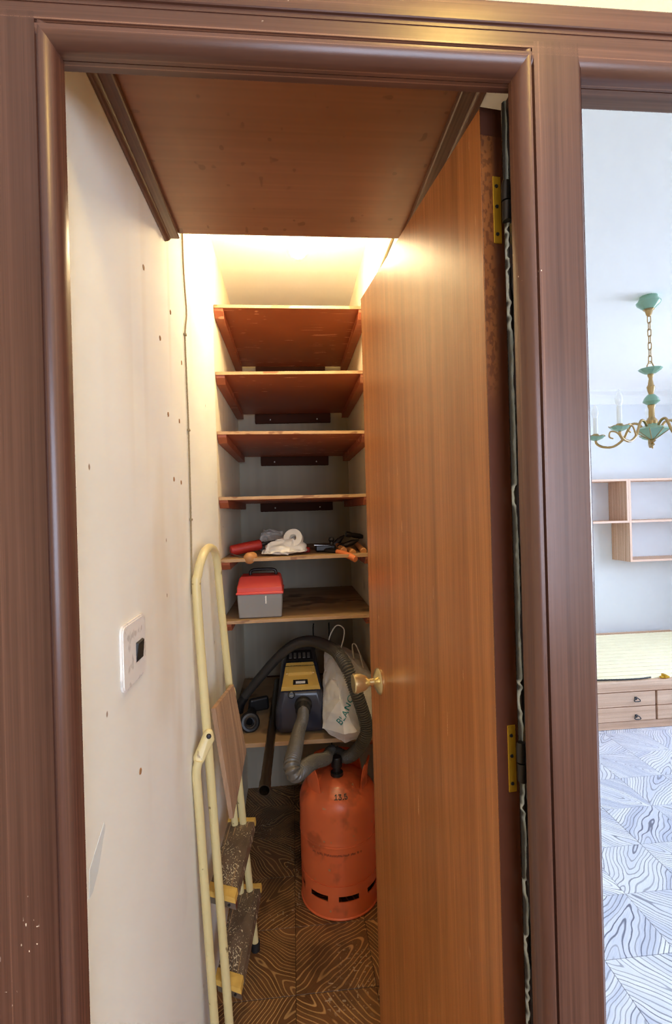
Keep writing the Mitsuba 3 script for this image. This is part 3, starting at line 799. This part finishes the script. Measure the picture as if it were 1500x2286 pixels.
t = thing('vacuum_hose', 'long grey ribbed vacuum hose arching over the vacuum cleaner and looping over the gas bottle', 'hose')
hp = [(0.024, 1.93, 0.725), (0.018, 1.84, 0.712), (0.0028, 1.7500, 0.7088), (-0.0105, 1.6000, 0.7179), (-0.0220, 1.5000, 0.7175), (-0.0118, 1.4900, 0.6949), (0.0134, 1.5600, 0.6731), (0.0512, 1.7200, 0.6111), (0.1041, 1.8800, 0.5404), (0.135, 1.972, 0.521), (0.1846, 1.9300, 0.5152), (0.2202, 1.8650, 0.5686), (0.2466, 1.8350, 0.6249), (0.2531, 1.8220, 0.6839), (0.2367, 1.8120, 0.7523), (0.2146, 1.8080, 0.8215), (0.1891, 1.8300, 0.8954), (0.1664, 1.9000, 0.9268)]
P1, s1 = resample(smooth_path(hp, 24), 0.00115)
rr_ = np.interp(s1, [0, 0.05, 0.4, 0.9, 2.0], [0.0185, 0.0190, 0.0225, 0.0215, 0.0225]) + 0.0034 * np.sin(s1 * 2 * math.pi / 0.0090)
put(t + '__ribbed_hose', tube(P1, rr_, 16), 'm_hose', True)
hp2 = [(0.1729, 1.8800, 0.9184), (0.1532, 1.9250, 0.9361), (0.1166, 1.9800, 0.9461), (0.0591, 2.0300, 0.9523), (-0.0093, 2.0600, 0.9312), (-0.0762, 2.0800, 0.8767), (-0.1439, 2.0900, 0.8040), (-0.1928, 2.1000, 0.7469), (-0.2293, 2.1000, 0.7019)]
P2 = smooth_path(hp2, 8)
put(t + '__smooth_tube', tube(P2, np.interp(np.arange(len(P2)), [0, 20, len(P2) - 1], [0.0245, 0.0235, 0.0165]), 18), 'm_hose_dark', True)
put(t + '__end_cuff', tube([(-0.2198, 2.1000, 0.7127), (-0.2391, 2.1000, 0.6837), (-0.2456, 2.1000, 0.6502)], [0.019, 0.0195, 0.018], 16), 'm_black', 30)

t = thing('vacuum_wand', 'dark metal vacuum tube lying on the lowest shelf and sticking out over its edge', 'vacuum tube')
wa, wb = V(-0.094, 2.50, 0.634), V(*(-0.1130, 1.6000, 0.5911))
wl = np.linalg.norm(wb - wa); wd_ = (wb - wa) / wl
put(t + '__tube', lathe([(0.0145, wl), (0.0145, 0.03), (0.017, 0.0), (0.0175, 0.0)] [::-1][:0] + [(0.0175, 0), (0.0175, wl - 0.05), (0.0195, wl - 0.045), (0.0195, wl), (0.0165, wl), (0.0165, wl - 0.2), (0, wl - 0.2)], 24, wa, wd_), 'm_wand', 30)

t = thing('vacuum_nozzle', 'round black vacuum brush nozzle lying left of the vacuum cleaner', 'nozzle')
nc = V(*(-0.1972, 2.0300, 0.6352))
put(t + '__brush', lathe([(0.016, 0.0), (0.036, 0.0), (0.040, 0.01), (0.040, 0.024), (0.034, 0.03), (0.020, 0.032), (0.017, 0.02)], 28, nc, (0.25, -1, 0.35)), 'm_black', 30)
put(t + '__ring', lathe([(0.017, 0.029), (0.025, 0.030), (0.026, 0.036), (0.021, 0.038), (0.017, 0.036)], 28, nc, (0.25, -1, 0.35)), 'm_dark_steel', 30)
put(t + '__neck', tube(smooth_path([nc + V(0, 0.01, 0), nc + V(0.003, 0.05, 0.008), nc + V(0.006, 0.075, 0.012)], 6), 0.019, 16), 'm_black', 30)
t = thing('crevice_tool', 'black upholstery nozzle behind the round brush nozzle', 'nozzle')
cc = V(*(-0.1633, 2.1300, 0.6674))
put(t + '__head', hull_spheres([cc + V(-0.035, 0, -0.02), cc + V(0.03, 0.02, -0.02), cc + V(-0.03, 0.0, 0.014), cc + V(0.028, 0.02, 0.016)], 0.012, 2), 'm_black', 40)
put(t + '__neck', tube([cc + V(0, 0.01, 0), cc + V(0.02, 0.10, -0.035)], 0.018, 16), 'm_black', 30)

for i, (x, pts) in enumerate(((0, [(0.0993, 2.6600, 0.8817), (0.0961, 2.6700, 0.8360), (0.1014, 2.6700, 0.7629), (0.1019, 2.6600, 0.6205)]), (1, [(0.1818, 2.6600, 0.8827), (0.1826, 2.6700, 0.7953), (0.1869, 2.6700, 0.6856), (0.1797, 2.6700, 0.1507)]))):
    t = thing('hanging_wire', ['thin black wire hanging down the back wall behind the vacuum cleaner', 'thin black wire hanging down the back wall behind the white bag'][i], 'wire')
    put(t, tube(smooth_path(pts, 6), 0.0032, 6), 'm_black_soft', True)

# ---------------------------------------------------------------- carrier bag beside the vacuum
t = thing('carrier_bag', 'crumpled white carrier bag with teal lettering slumped between the vacuum cleaner and the door knob', 'bag')


def crumple(m, amp, scale, seed):
    w = np.array(m.vertices)
    n = m.vertex_normals
    a = np.abs(meshkit.noise(w * scale, seed) - 0.5) * 2
    b = np.abs(meshkit.noise(w * scale * 2.3 + 7, seed + 3) - 0.5) * 2
    w = w + n * ((a - 0.5) * amp + (b - 0.5) * amp * 0.5)[:, None]
    return trimesh.Trimesh(w, m.faces, process=False)


bpts = [(0.0880, 1.8720, 0.6580), (0.1266, 1.8500, 0.6347), (0.1745, 1.8450, 0.6067), (0.2267, 1.8500, 0.6279), (0.2681, 1.8650, 0.6183), (0.2890, 1.8750, 0.6899), (0.1678, 1.8000, 0.6627), (0.2165, 1.8030, 0.6697), (0.1588, 1.8450, 0.7779),
        (0.3104, 1.9850, 0.8037), (0.2739, 1.9950, 0.8317), (0.2158, 2.0200, 0.8898), (0.1495, 2.0600, 0.9231), (0.1182, 2.1100, 0.9018), (0.1185, 2.0000, 0.8314), (0.1005, 1.9150, 0.7029),
        (0.150, 2.25, 0.625), (0.30, 2.25, 0.625), (0.155, 2.22, 0.90), (0.295, 2.18, 0.84), (0.140, 1.98, 0.612), (0.30, 1.98, 0.612)]
bm = trimesh.convex.convex_hull(np.array(bpts))
bm = trimesh.Trimesh(*trimesh.remesh.subdivide_to_size(bm.vertices, bm.faces, 0.009))
bm.merge_vertices()
bag = crumple(bm, 0.009, 15.0, 4)
put(t + '__sack', bag, 'm_bag_white', 28)
for pts in ([(0.1319, 2.0500, 0.9248), (0.1443, 2.0500, 0.9672), (0.1658, 2.0500, 1.0016), (0.1848, 2.0500, 1.0064), (0.2031, 2.0500, 0.9868), (0.1972, 2.0400, 0.9484), (0.1791, 2.0200, 0.9046)], [(0.2445, 2.0500, 0.8459), (0.2377, 2.0600, 0.8960), (0.2384, 2.0600, 0.9224), (0.2515, 2.0600, 0.9179), (0.2680, 2.0500, 0.8765), (0.2757, 2.0200, 0.8311)]):
    put(t + '__handle', tube(smooth_path(pts, 8), 0.0028, 8), 'm_bag_white', True)


def project_text(text, height, o, xdir, ydir, target, lift=0.0012):
    """Lays lettering on a mesh by ray casting along the face's inward normal."""
    tm = meshkit.text_mesh(text, height, 0.0006, False)
    w = np.array(tm.vertices)
    nrm = np.cross(xdir, ydir); nrm /= np.linalg.norm(nrm)
    base = o + w[:, :1] * xdir + w[:, 1:2] * ydir
    inter = trimesh.ray.ray_triangle.RayMeshIntersector(target)
    loc, ri, _ = inter.intersects_location(base + nrm * 0.3, np.tile(-nrm, (len(w), 1)), multiple_hits=False)
    out = base.copy()
    out[ri] = loc
    out = out + nrm * (lift + w[:, 2:3])
    return trimesh.Trimesh(out, tm.faces, process=False)


o1, o2 = V(*(0.1586, 1.8000, 0.6863)), V(*(0.2396, 1.8000, 0.8014))
xd = (o2 - o1) / np.linalg.norm(o2 - o1)
yd = V(-xd[2], 0, xd[0])
put(t + '__lettering', project_text('BLANCO', 0.0215, o1, xd, yd, bag), 'm_teal')

# ---------------------------------------------------------------- toolbox
t = thing('toolbox', 'grey plastic toolbox with a bright red lid and black handle on the second lowest shelf', 'toolbox')
tx0, tx1, ty0, ty1, tz = -0.219, -0.047, 1.925, 2.10, 1.0785
put(t + '__body', trimesh.convex.convex_hull(np.vstack([box(tx0 + 0.004, tx1 - 0.004, ty0 + 0.004, ty1 - 0.004, tz, tz + 0.02, 0.003).vertices, box(tx0, tx1, ty0, ty1, tz + 0.07, tz + 0.093, 0.003).vertices])), 'm_grey_plastic')
k = put(t + '__lid', trimesh.convex.convex_hull(np.vstack([box(tx0 - 0.001, tx1 + 0.001, ty0 - 0.001, ty1 + 0.001, tz + 0.098, tz + 0.12, 0.003).vertices, box(tx0 + 0.006, tx1 - 0.006, ty0 + 0.03, ty1 - 0.03, tz + 0.12, tz + 0.157, 0.006).vertices])), 'm_red_plastic')
put(k + '__rim', box(tx0 - 0.005, tx1 + 0.005, ty0 - 0.005, ty1 + 0.005, tz + 0.091, tz + 0.100, 0.002), 'm_red_plastic')
put(t + '__handle', cat(tube(smooth_path([(tx0 + 0.045, 2.01, tz + 0.157), (tx0 + 0.047, 2.01, tz + 0.172), (tx0 + 0.065, 2.01, tz + 0.178), (tx1 - 0.045, 2.01, tz + 0.178), (tx1 - 0.027, 2.01, tz + 0.172), (tx1 - 0.025, 2.01, tz + 0.157)], 6), 0.006, 10)), 'm_black', True)
put(t + '__clasp', box(-0.113, -0.107, ty0 - 0.0055, ty0 - 0.001, tz + 0.055, tz + 0.085, 0.001), 'm_white_plastic')

# ---------------------------------------------------------------- tools on the shelf above
t = thing('power_tool', 'tool with a long red grip lying on the left of the tool shelf', 'tool')
a, b = V(*(-0.2527, 2.0200, 1.3342)), V(*(-0.1310, 2.0600, 1.3549))
dd = (b - a) / np.linalg.norm(b - a); ln = float(np.linalg.norm(b - a))
put(t + '__grip', lathe([(0, 0), (0.017, 0.0), (0.0215, 0.004), (0.022, ln * 0.5), (0.021, ln - 0.004), (0.017, ln), (0, ln)], 20, a, dd), 'm_red_grip', 30)
put(t + '__shaft', lathe([(0, ln), (0.010, ln), (0.010, ln + 0.012), (0.006, ln + 0.014), (0.006, ln + 0.06), (0, ln + 0.06)], 14, a, dd), 'm_dark_steel', 30)
t = thing('awl', 'awl with a round wooden ball handle at the front edge of the tool shelf', 'awl')
a = V(*(-0.1675, 1.9150, 1.3118))
put(t + '__handle', trimesh.util.concatenate([hull_spheres([a, a + V(0.010, 0.012, 0.004)], [0.0225, 0.019], 3)]), 'm_tool_wood', True)
put(t + '__blade', tube([a + V(-0.012, 0.01, -0.004), a + V(-0.05, 0.05, 0.006), a + V(-0.085, 0.09, 0.014)], [0.004, 0.003, 0.0015], 8), 'm_steel', True)
t = thing('plastic_bag', 'crumpled white plastic bag lying on the tool shelf', 'bag')
zz0 = 1.316
pb_ = trimesh.convex.convex_hull(np.array([(-0.125, 1.96, zz0 + 0.006), (-0.02, 1.93, zz0 + 0.004), (0.055, 1.97, zz0 + 0.008), (0.06, 2.06, zz0 + 0.008), (-0.12, 2.06, zz0 + 0.01), (-0.10, 1.975, zz0 + 0.052), (-0.06, 1.98, zz0 + 0.066), (0.0, 1.97, zz0 + 0.066), (0.045, 2.0, zz0 + 0.045), (-0.07, 2.06, zz0 + 0.060), (0.02, 2.06, zz0 + 0.07)]))
pb_ = trimesh.Trimesh(*trimesh.remesh.subdivide_to_size(pb_.vertices, pb_.faces, 0.006)); pb_.merge_vertices()
put(t, crumple(pb_, 0.016, 20.0, 9), 'm_bag_white', 40)
t = thing('grey_plastic_bag', 'grey crumpled plastic sheet behind the white plastic bag', 'bag')
gb_ = trimesh.convex.convex_hull(np.array([(-0.15, 2.14, zz0 + 0.004), (0.0, 2.14, zz0 + 0.004), (0.0, 2.22, zz0 + 0.004), (-0.15, 2.2, zz0 + 0.004), (-0.135, 2.12, zz0 + 0.088), (-0.125, 2.17, zz0 + 0.104), (-0.08, 2.15, zz0 + 0.102), (-0.01, 2.15, zz0 + 0.075)]))
gb_ = trimesh.Trimesh(*trimesh.remesh.subdivide_to_size(gb_.vertices, gb_.faces, 0.008)); gb_.merge_vertices()
put(t, crumple(gb_, 0.022, 22.0, 5), 'm_bag_grey', 40)
t = thing('tape_roll', 'roll of white tape leaning on top of the plastic bag', 'tape roll')
put(t, lathe([(0.014, -0.013), (0.038, -0.013), (0.038, 0.013), (0.036, 0.014), (0.016, 0.014), (0.014, 0.012), (0.014, -0.013)], 32, V(*(0.0024, 1.9850, 1.3732)) + V(0, 0.01, 0.004), (-0.25, -1, 0.42)), 'm_bag_white', 35)
t = thing('screwdriver', 'screwdriver with a dark red handle poking out behind the plastic bag', 'screwdriver')
a = V(*(0.0692, 2.0850, 1.3221)); dd = V(-0.95, 0.3, 0.03) / np.linalg.norm([-0.95, 0.3, 0.03])
put(t + '__handle', lathe([(0, 0), (0.011, 0.0), (0.0135, 0.006), (0.013, 0.07), (0.009, 0.085), (0, 0.085)], 14, a, dd), 'm_red_grip', 30)
put(t + '__shaft', lathe([(0, 0.085), (0.003, 0.085), (0.003, 0.18), (0, 0.182)], 8, a, dd), 'm_steel', 30)
HT = [('wood-handled hammer lying leftmost of three with its handle end facing out', (0.2022, 1.9550, 1.3255), V(-0.06, 1, 0.05)), ('wood-handled hammer in the middle of three with its handle end facing out', (0.2355, 1.9350, 1.3171), V(0.0, 1, 0.03)),
      ('wood-handled hammer nearest the right wall with its handle end facing out', (0.2800, 1.9450, 1.3201), V(0.02, 1, 0.06))]
for i, (lb, a, dd) in enumerate(HT):
    t = thing('hammer', lb, 'hammer', 'hammers on the tool shelf')
    dd = dd / np.linalg.norm(dd); a = V(*a)
    hl_ = (0.20, 0.14, 0.26)[i]
    put(t + '__handle', lathe([(0, 0), (0.0105, 0.0), (0.0135, 0.004), (0.0135, 0.04), (0.011, 0.10), (0.0105, hl_), (0, hl_)], 14, a, dd), 'm_tool_wood', 30)
    h = a + dd * (hl_ - 0.01)
    put(t + '__head', cat(lathe([(0, -0.05), (0.011, -0.05), (0.013, -0.046), (0.013, -0.030), (0.009, -0.022), (0.012, -0.012), (0.012, 0.014), (0.008, 0.030), (0.003, 0.046), (0, 0.047)], 14, h + V(0, 0, 0.012 + 0.012 * i), (0.75, 0.15, 0.65 - 0.4 * i))), 'm_dark_steel', 30)
t = thing('pliers', 'dark pliers with an orange handle grip overhanging the tool shelf', 'pliers')
a = V(*(0.2392, 1.8850, 1.2950)); b = V(*(0.1748, 1.9700, 1.3217))
put(t + '__handle', tube(smooth_path([a, a * 0.7 + b * 0.3 + V(0, 0, 0.003), a * 0.3 + b * 0.7 + V(0, 0, 0.002), b], 6), [0.0115] * 4 + [0.0125] * 8 + [0.010] * 7, 12), 'm_orange_grip', True)
put(t + '__jaw', hull_spheres([b, b + V(-0.04, 0.06, 0.002), b + V(-0.02, 0.07, 0.004)], [0.009, 0.007, 0.008], 2), 'm_dark_steel', 40)
t = thing('hand_plane', 'small dark metal tool lying behind the pliers on the tool shelf', 'tool')
c = V(*(0.1268, 2.0600, 1.3333))
put(t + '__body', box(c[0] - 0.035, c[0] + 0.050, c[1] - 0.02, c[1] + 0.025, 1.3165, c[2] + 0.012, 0.006), 'm_black')
put(t + '__blade', trimesh.convex.convex_hull(np.array([(c[0] - 0.04, c[1] - 0.022, c[2] + 0.014), (c[0] + 0.03, c[1] - 0.022, c[2] + 0.008), (c[0] - 0.04, c[1] + 0.02, c[2] + 0.016), (c[0] + 0.03, c[1] + 0.02, c[2] + 0.010), (c[0] - 0.04, c[1] - 0.022, c[2] + 0.010), (c[0] + 0.03, c[1] + 0.02, c[2] + 0.006)])), 'm_steel')
put(t + '__knob', lathe([(0, 0), (0.008, 0), (0.008, 0.012), (0.013, 0.02), (0.010, 0.03), (0, 0.032)], 14, (c[0] + 0.034, c[1], c[2] + 0.010)), 'm_black', 30)

# ---------------------------------------------------------------- bedroom: bed, wall unit, chandelier
t = thing('bed', 'low wooden bed base with pine slats and drawers, without a mattress', 'bed')
by0, by1, bx0, bx1 = 3.05, 4.24, 1.46, 3.42
put(t + '__plinth', box(bx0 + 0.02, bx1 - 0.02, by0 + 0.012, by1, 0.001, 0.052, 0.002), 'm_oak', along=0)
put(t + '__frame', cat(box(bx0, bx1, by0 - 0.004, by0 + 0.03, 0.252, 0.318, 0.002), box(bx0, bx1, by1 - 0.03, by1, 0.05, 0.318, 0.002), box(bx0, bx0 + 0.02, by0, by1, 0.05, 0.318, 0.002), box(bx1 - 0.02, bx1, by0, by1, 0.05, 0.318, 0.002)), 'm_oak', along=0)
for x0, x1, hx in ((bx0 + 0.02, 2.352, (1.70, 2.213)), (2.366, bx1 - 0.02, (2.50, 3.2))):
    for z0, z1, hz in ((0.057, 0.148, 0.088), (0.152, 0.246, 0.204)):
        k = put(t + '__drawer', box(x0, x1, by0 + 0.002, by0 + 0.024, z0, z1, 0.002), 'm_oak', along=0)
        for x in hx:
            put(k + '__handle', cat(box(x - 0.008, x + 0.008, by0 - 0.002, by0 + 0.003, hz - 0.010, hz + 0.010, 0.001), tube(smooth_path([(x, by0 - 0.006, hz + 0.006), (x - 0.016, by0 - 0.012, hz - 0.002), (x - 0.018, by0 - 0.016, hz - 0.014), (x + 0.018, by0 - 0.016, hz - 0.014), (x + 0.016, by0 - 0.012, hz - 0.002)], 5, True), 0.003, 8, closed=True)), 'm_dark_steel', 30)
y = by0 + 0.035
while y + 0.06 < by1 - 0.03:
    put(t + '__slat', box(bx0 + 0.022, bx1 - 0.022, y, y + 0.062, 0.306, 0.322, 0.004), 'm_pine_slat')
    y += 0.078
put(t + '__slat_shade_sheet', cat(box(bx0 + 0.022, bx1 - 0.022, by0 + 0.032, by1 - 0.032, 0.288, 0.292, 0)), 'm_slat_shade')  # sheet below the slats, coloured as the shade in their gaps
put(t + '__support_rail', box(2.10, 2.14, by0 + 0.03, by1 - 0.03, 0.293, 0.3055, 0.001), 'm_oak')
t = thing('bed_strap', 'dark cable lying on the front slat of the bed', 'cable')
put(t, tube(smooth_path([(1.75, 3.085, 0.326), (1.97, 3.078, 0.327), (2.12, 3.064, 0.327), (2.25, 3.062, 0.327), (2.34, 3.075, 0.327)], 6), 0.005, 8), 'm_black', True)
t = thing('slat_bracket', 'small metal bracket on the front corner of the bed slats', 'bracket')
put(t, cat(box(2.40, 2.46, 3.055, 3.075, 0.3225, 0.334, 0.002), box(2.425, 2.44, 3.05, 3.09, 0.3225, 0.345, 0.002)), 'm_brass_dull')

t = thing('wall_unit', 'pale oak wall-mounted box shelf unit above the bed', 'shelf unit')
ux, ufr, ub = 2.925, 4.05, 4.298


def panel(n_, x0, x1, z0, z1, al, y0=ufr):
    k_ = put(t + '__' + n_, box(x0, x1, y0 + 0.001, ub, z0, z1, 0.0008), 'm_oak', along=al)
    put(k_ + '__edging', box(x0, x1, y0 - 0.001, y0 + 0.001, z0, z1, 0.0004), 'm_oak_edge')


panel('top_board', ux, 3.95, 1.682, 1.700, 0); panel('middle_board', ux + 0.019, 3.93, 1.318, 1.336, 0); panel('bottom_board', ux + 0.019, 3.93, 0.975, 0.993, 0)
panel('side_panel', ux, ux + 0.019, 0.975, 1.682, 2); panel('side_panel', 3.931, 3.95, 0.975, 1.682, 2)
t = thing('wall_box', 'single open oak box shelf joined to the left of the wall unit', 'shelf unit')
panel('top_board', 2.30, ux - 0.001, 1.682, 1.700, 0); panel('bottom_board', 2.30, ux - 0.001, 1.318, 1.336, 0)
panel('side_panel', ux - 0.020, ux - 0.001, 1.336, 1.682, 2); panel('side_panel', 2.30, 2.319, 1.336, 1.682, 2)

t = thing('chandelier', 'brass chandelier with green porcelain cups and candle bulbs hanging in the bedroom', 'chandelier')
cc = V(1.812, 2.325, 0)
S = 0.775
Zm = lambda z3: 1.48 + (z3 - 1.48) * S        # heights read at three metres, brought to the true distance
put(t + '__canopy', lathe([(0, ZC - 0.085), (0.010, ZC - 0.084), (0.012, ZC - 0.072), (0.030, ZC - 0.060), (0.052, ZC - 0.040), (0.056, ZC - 0.030), (0.048, ZC - 0.022), (0.040, ZC - 0.006), (0.040, ZC - 0.0005), (0, ZC - 0.0005)], 28, cc), 'm_porcelain', 30)
put(t + '__canopy__ring', lathe([(0, ZC - 0.100), (0.008, ZC - 0.100), (0.012, ZC - 0.092), (0.018, ZC - 0.072), (0.026, ZC - 0.066), (0.020, ZC - 0.062), (0, ZC - 0.06)], 20, cc), 'm_brass', 30)
z_ = ZC - 0.098
zt = Zm(2.392)
nl_ = 7
L = (z_ - zt) / nl_
for i in range(nl_):
    c = cc + V(0, 0, z_ - (i + 0.5) * L)
    d1, d2 = ((V(1, 0, 0), V(0, 0, 1)) if i % 2 == 0 else (V(0.25, 1, 0) / 1.031, V(0, 0, 1)))
    pts = [c + d1 * x + d2 * z for x, z in ((0.0085, -L * 0.38), (0.0085, L * 0.38), (0.006, L * 0.56), (-0.006, L * 0.56), (-0.0085, L * 0.38), (-0.0085, -L * 0.38), (-0.006, -L * 0.56), (0.006, -L * 0.56))]
    put(t + '__chain_link', tube(pts, 0.0022, 8, closed=True), 'm_brass', True)
put(t + '__bail', tube(smooth_path([cc + V(-0.022, 0, Zm(2.345)), cc + V(-0.016, 0, Zm(2.375)), cc + V(0, 0, Zm(2.402)), cc + V(0.016, 0, Zm(2.375)), cc + V(0.022, 0, Zm(2.345))], 6), 0.0028, 8), 'm_brass', True)
pz = Zm
put(t + '__upper_dish', lathe([(0, pz(2.318)), (0.012, pz(2.318)), (0.030, pz(2.326)), (0.046, pz(2.340)), (0.054, pz(2.352)), (0.050, pz(2.354)), (0.026, pz(2.338)), (0, pz(2.336))], 10, cc), 'm_porcelain', False)
put(t + '__column', lathe([(0, pz(1.93)), (0.02, pz(1.945)), (0.018, pz(1.985)), (0.026, pz(1.995)), (0.027, pz(2.015)), (0.014, pz(2.04)), (0.013, pz(2.09)), (0.018, pz(2.115)), (0.012, pz(2.13)), (0.011, pz(2.19)), (0.016, pz(2.215)), (0.019, pz(2.235)), (0.013, pz(2.25)), (0.008, pz(2.29)), (0.014, pz(2.31)), (0.012, pz(2.325)), (0, pz(2.33))], 20, cc), 'm_brass', 30)
put(t + '__bead', lathe([(0, pz(2.115)), (0.018, pz(2.12)), (0.038, pz(2.14)), (0.030, pz(2.165)), (0.016, pz(2.185)), (0, pz(2.187))], 20, cc), 'm_porcelain', 30)
put(t + '__hub', lathe([(0, pz(1.893)), (0.010, pz(1.895)), (0.040, pz(1.922)), (0.078, pz(1.955)), (0.076, pz(1.962)), (0.036, pz(1.985)), (0.018, pz(2.0)), (0, pz(2.0))], 8, cc), 'm_porcelain', False)
put(t + '__hub_cap', lathe([(0.044, pz(1.975)), (0.030, pz(1.99)), (0.016, pz(2.02)), (0.010, pz(2.028)), (0, pz(2.03))], 6, cc), 'm_porcelain', False)
for u_ in range(8):
    w_ = V(math.cos(u_ * math.pi / 4), math.sin(u_ * math.pi / 4), 0)
    put(t + '__hub_rib', tube([cc + w_ * 0.079 + V(0, 0, pz(1.957)), cc + w_ * 0.041 + V(0, 0, pz(1.921)), cc + w_ * 0.010 + V(0, 0, pz(1.893))], 0.002, 6), 'm_brass', True)
put(t + '__finial', lathe([(0, pz(1.835)), (0.004, pz(1.838)), (0.004, pz(1.853)), (0.012, pz(1.862)), (0.006, pz(1.874)), (0.016, pz(1.886)), (0.012, pz(1.897)), (0, pz(1.90))], 16, cc), 'm_brass', 30)
for i, ang in enumerate((127, 203, 271, 343, 55)):
    a = math.radians(ang)
    d = V(math.cos(a), math.sin(a), 0)
    q = lambda r, z3: cc + d * (r * S * 0.93) + V(0, 0, pz(z3))
    arm = smooth_path([q(0.05, 1.965), q(0.085, 2.005), q(0.125, 2.010), q(0.15, 1.975), q(0.185, 1.915), q(0.25, 1.875), q(0.32, 1.880), q(0.362, 1.905), q(0.37, 1.93)], 6)
    k = put(t + '__arm', tube(arm, 0.0062, 10), 'm_brass', True)
    put(k + '__scroll', tube(smooth_path([q(0.19, 1.915), q(0.22, 1.965), q(0.265, 1.98), q(0.275, 1.945), q(0.25, 1.93)], 6), 0.004, 8), 'm_brass', True)
    e = q(0.37, 1.93)
    put(t + '__drip_cup', lathe([(0, 0.0), (0.012, 0.0), (0.032, 0.008), (0.046, 0.022), (0.043, 0.0235), (0.020, 0.012), (0, 0.011)], 10, e), 'm_porcelain', False)
    put(t + '__cup_rim', tube([e + V(0.046 * math.cos(u_), 0.046 * math.sin(u_), 0.0225 + 0.003 * math.cos(5 * u_)) for u_ in np.linspace(0, 2 * math.pi, 30, endpoint=False)], 0.0018, 6, closed=True), 'm_brass', True)
    put(t + '__candle_socket', lathe([(0, 0.010), (0.017, 0.011), (0.014, 0.020), (0.017, 0.030), (0.0125, 0.036), (0, 0.036)], 16, e), 'm_brass', 30)
    put(t + '__candle', lathe([(0, 0.034), (0.0115, 0.034), (0.0115, 0.118), (0.010, 0.122), (0, 0.122)], 16, e), 'm_candle', 30)
    put(t + '__candle_bulb', lathe([(0.008, 0.120), (0.0135, 0.130), (0.018, 0.146), (0.0175, 0.160), (0.012, 0.178), (0.005, 0.194), (0, 0.199)], 16, e), 'm_glass', True)

# ---------------------------------------------------------------- hall lamp, added fill window and bedroom window, out of view
t = thing('ceiling_lamp', 'round warm glass lamp on the hall ceiling', 'lamp')
put(t + '__base', lathe([(0, ZC - 0.02), (0.07, ZC - 0.02), (0.075, ZC - 0.0005), (0, ZC - 0.0005)], 24, (0.36, 0.08, 0)), 'm_brass', 30)
scene[t + '__globe'] = mikit.ply(lathe([(r * 0.07, ZC - 0.08 + z * 0.055) for r, z in ((0, -1), (0.5, -0.87), (0.87, -0.5), (1, 0), (0.87, 0.5), (0.7, 0.95), (0, 0.95))], 24, (0.36, 0.08, 0)), None, True)
scene[t + '__globe']['emitter'] = {'type': 'area', 'radiance': {'type': 'rgb', 'value': list(HALL_LAMP_RADIANCE)}}
struct('added_window_1')  # unseen hall window, added and placed to throw cool fill into the closet
put('added_window_1__frame', cat(box(-0.02, 0.04, -1.6, -1.57, 0.86, 2.16, 0.002), box(1.46, 1.52, -1.6, -1.57, 0.86, 2.16, 0.002), box(0.04, 1.46, -1.6, -1.57, 0.86, 0.92, 0.002), box(0.04, 1.46, -1.6, -1.57, 2.10, 2.16, 0.002), box(0.72, 0.77, -1.598, -1.575, 0.92, 2.10, 0.002)), 'm_frame_wood', along=2)
scene['added_window_1__pane'] = {'type': 'rectangle', 'to_world': T().translate([0.75, -1.592, 1.51]).rotate([1, 0, 0], -90).scale([0.71, 0.59, 1]), 'bsdf': {'type': 'ref', 'id': 'm_white_plastic'},
                           'emitter': {'type': 'area', 'radiance': {'type': 'rgb', 'value': list(HALL_FILL)}}}
struct('window_2')
put('window_2__frame', cat(box(4.05, 4.15, 1.30, 1.36, 0.85, 2.15, 0.002), box(4.05, 4.15, 2.84, 2.90, 0.85, 2.15, 0.002), box(4.05, 4.15, 1.36, 2.84, 0.85, 0.91, 0.002), box(4.05, 4.15, 1.36, 2.84, 2.09, 2.15, 0.002), box(4.08, 4.12, 2.08, 2.12, 0.91, 2.09, 0.002)), 'm_white_plastic')
scene['window_2__pane'] = {'type': 'rectangle', 'to_world': T().translate([4.13, 2.10, 1.50]).rotate([0, 1, 0], -90).scale([0.59, 0.74, 1]), 'bsdf': {'type': 'ref', 'id': 'm_white_plastic'},
                           'emitter': {'type': 'area', 'radiance': {'type': 'rgb', 'value': list(ROOM_DAYLIGHT)}}}
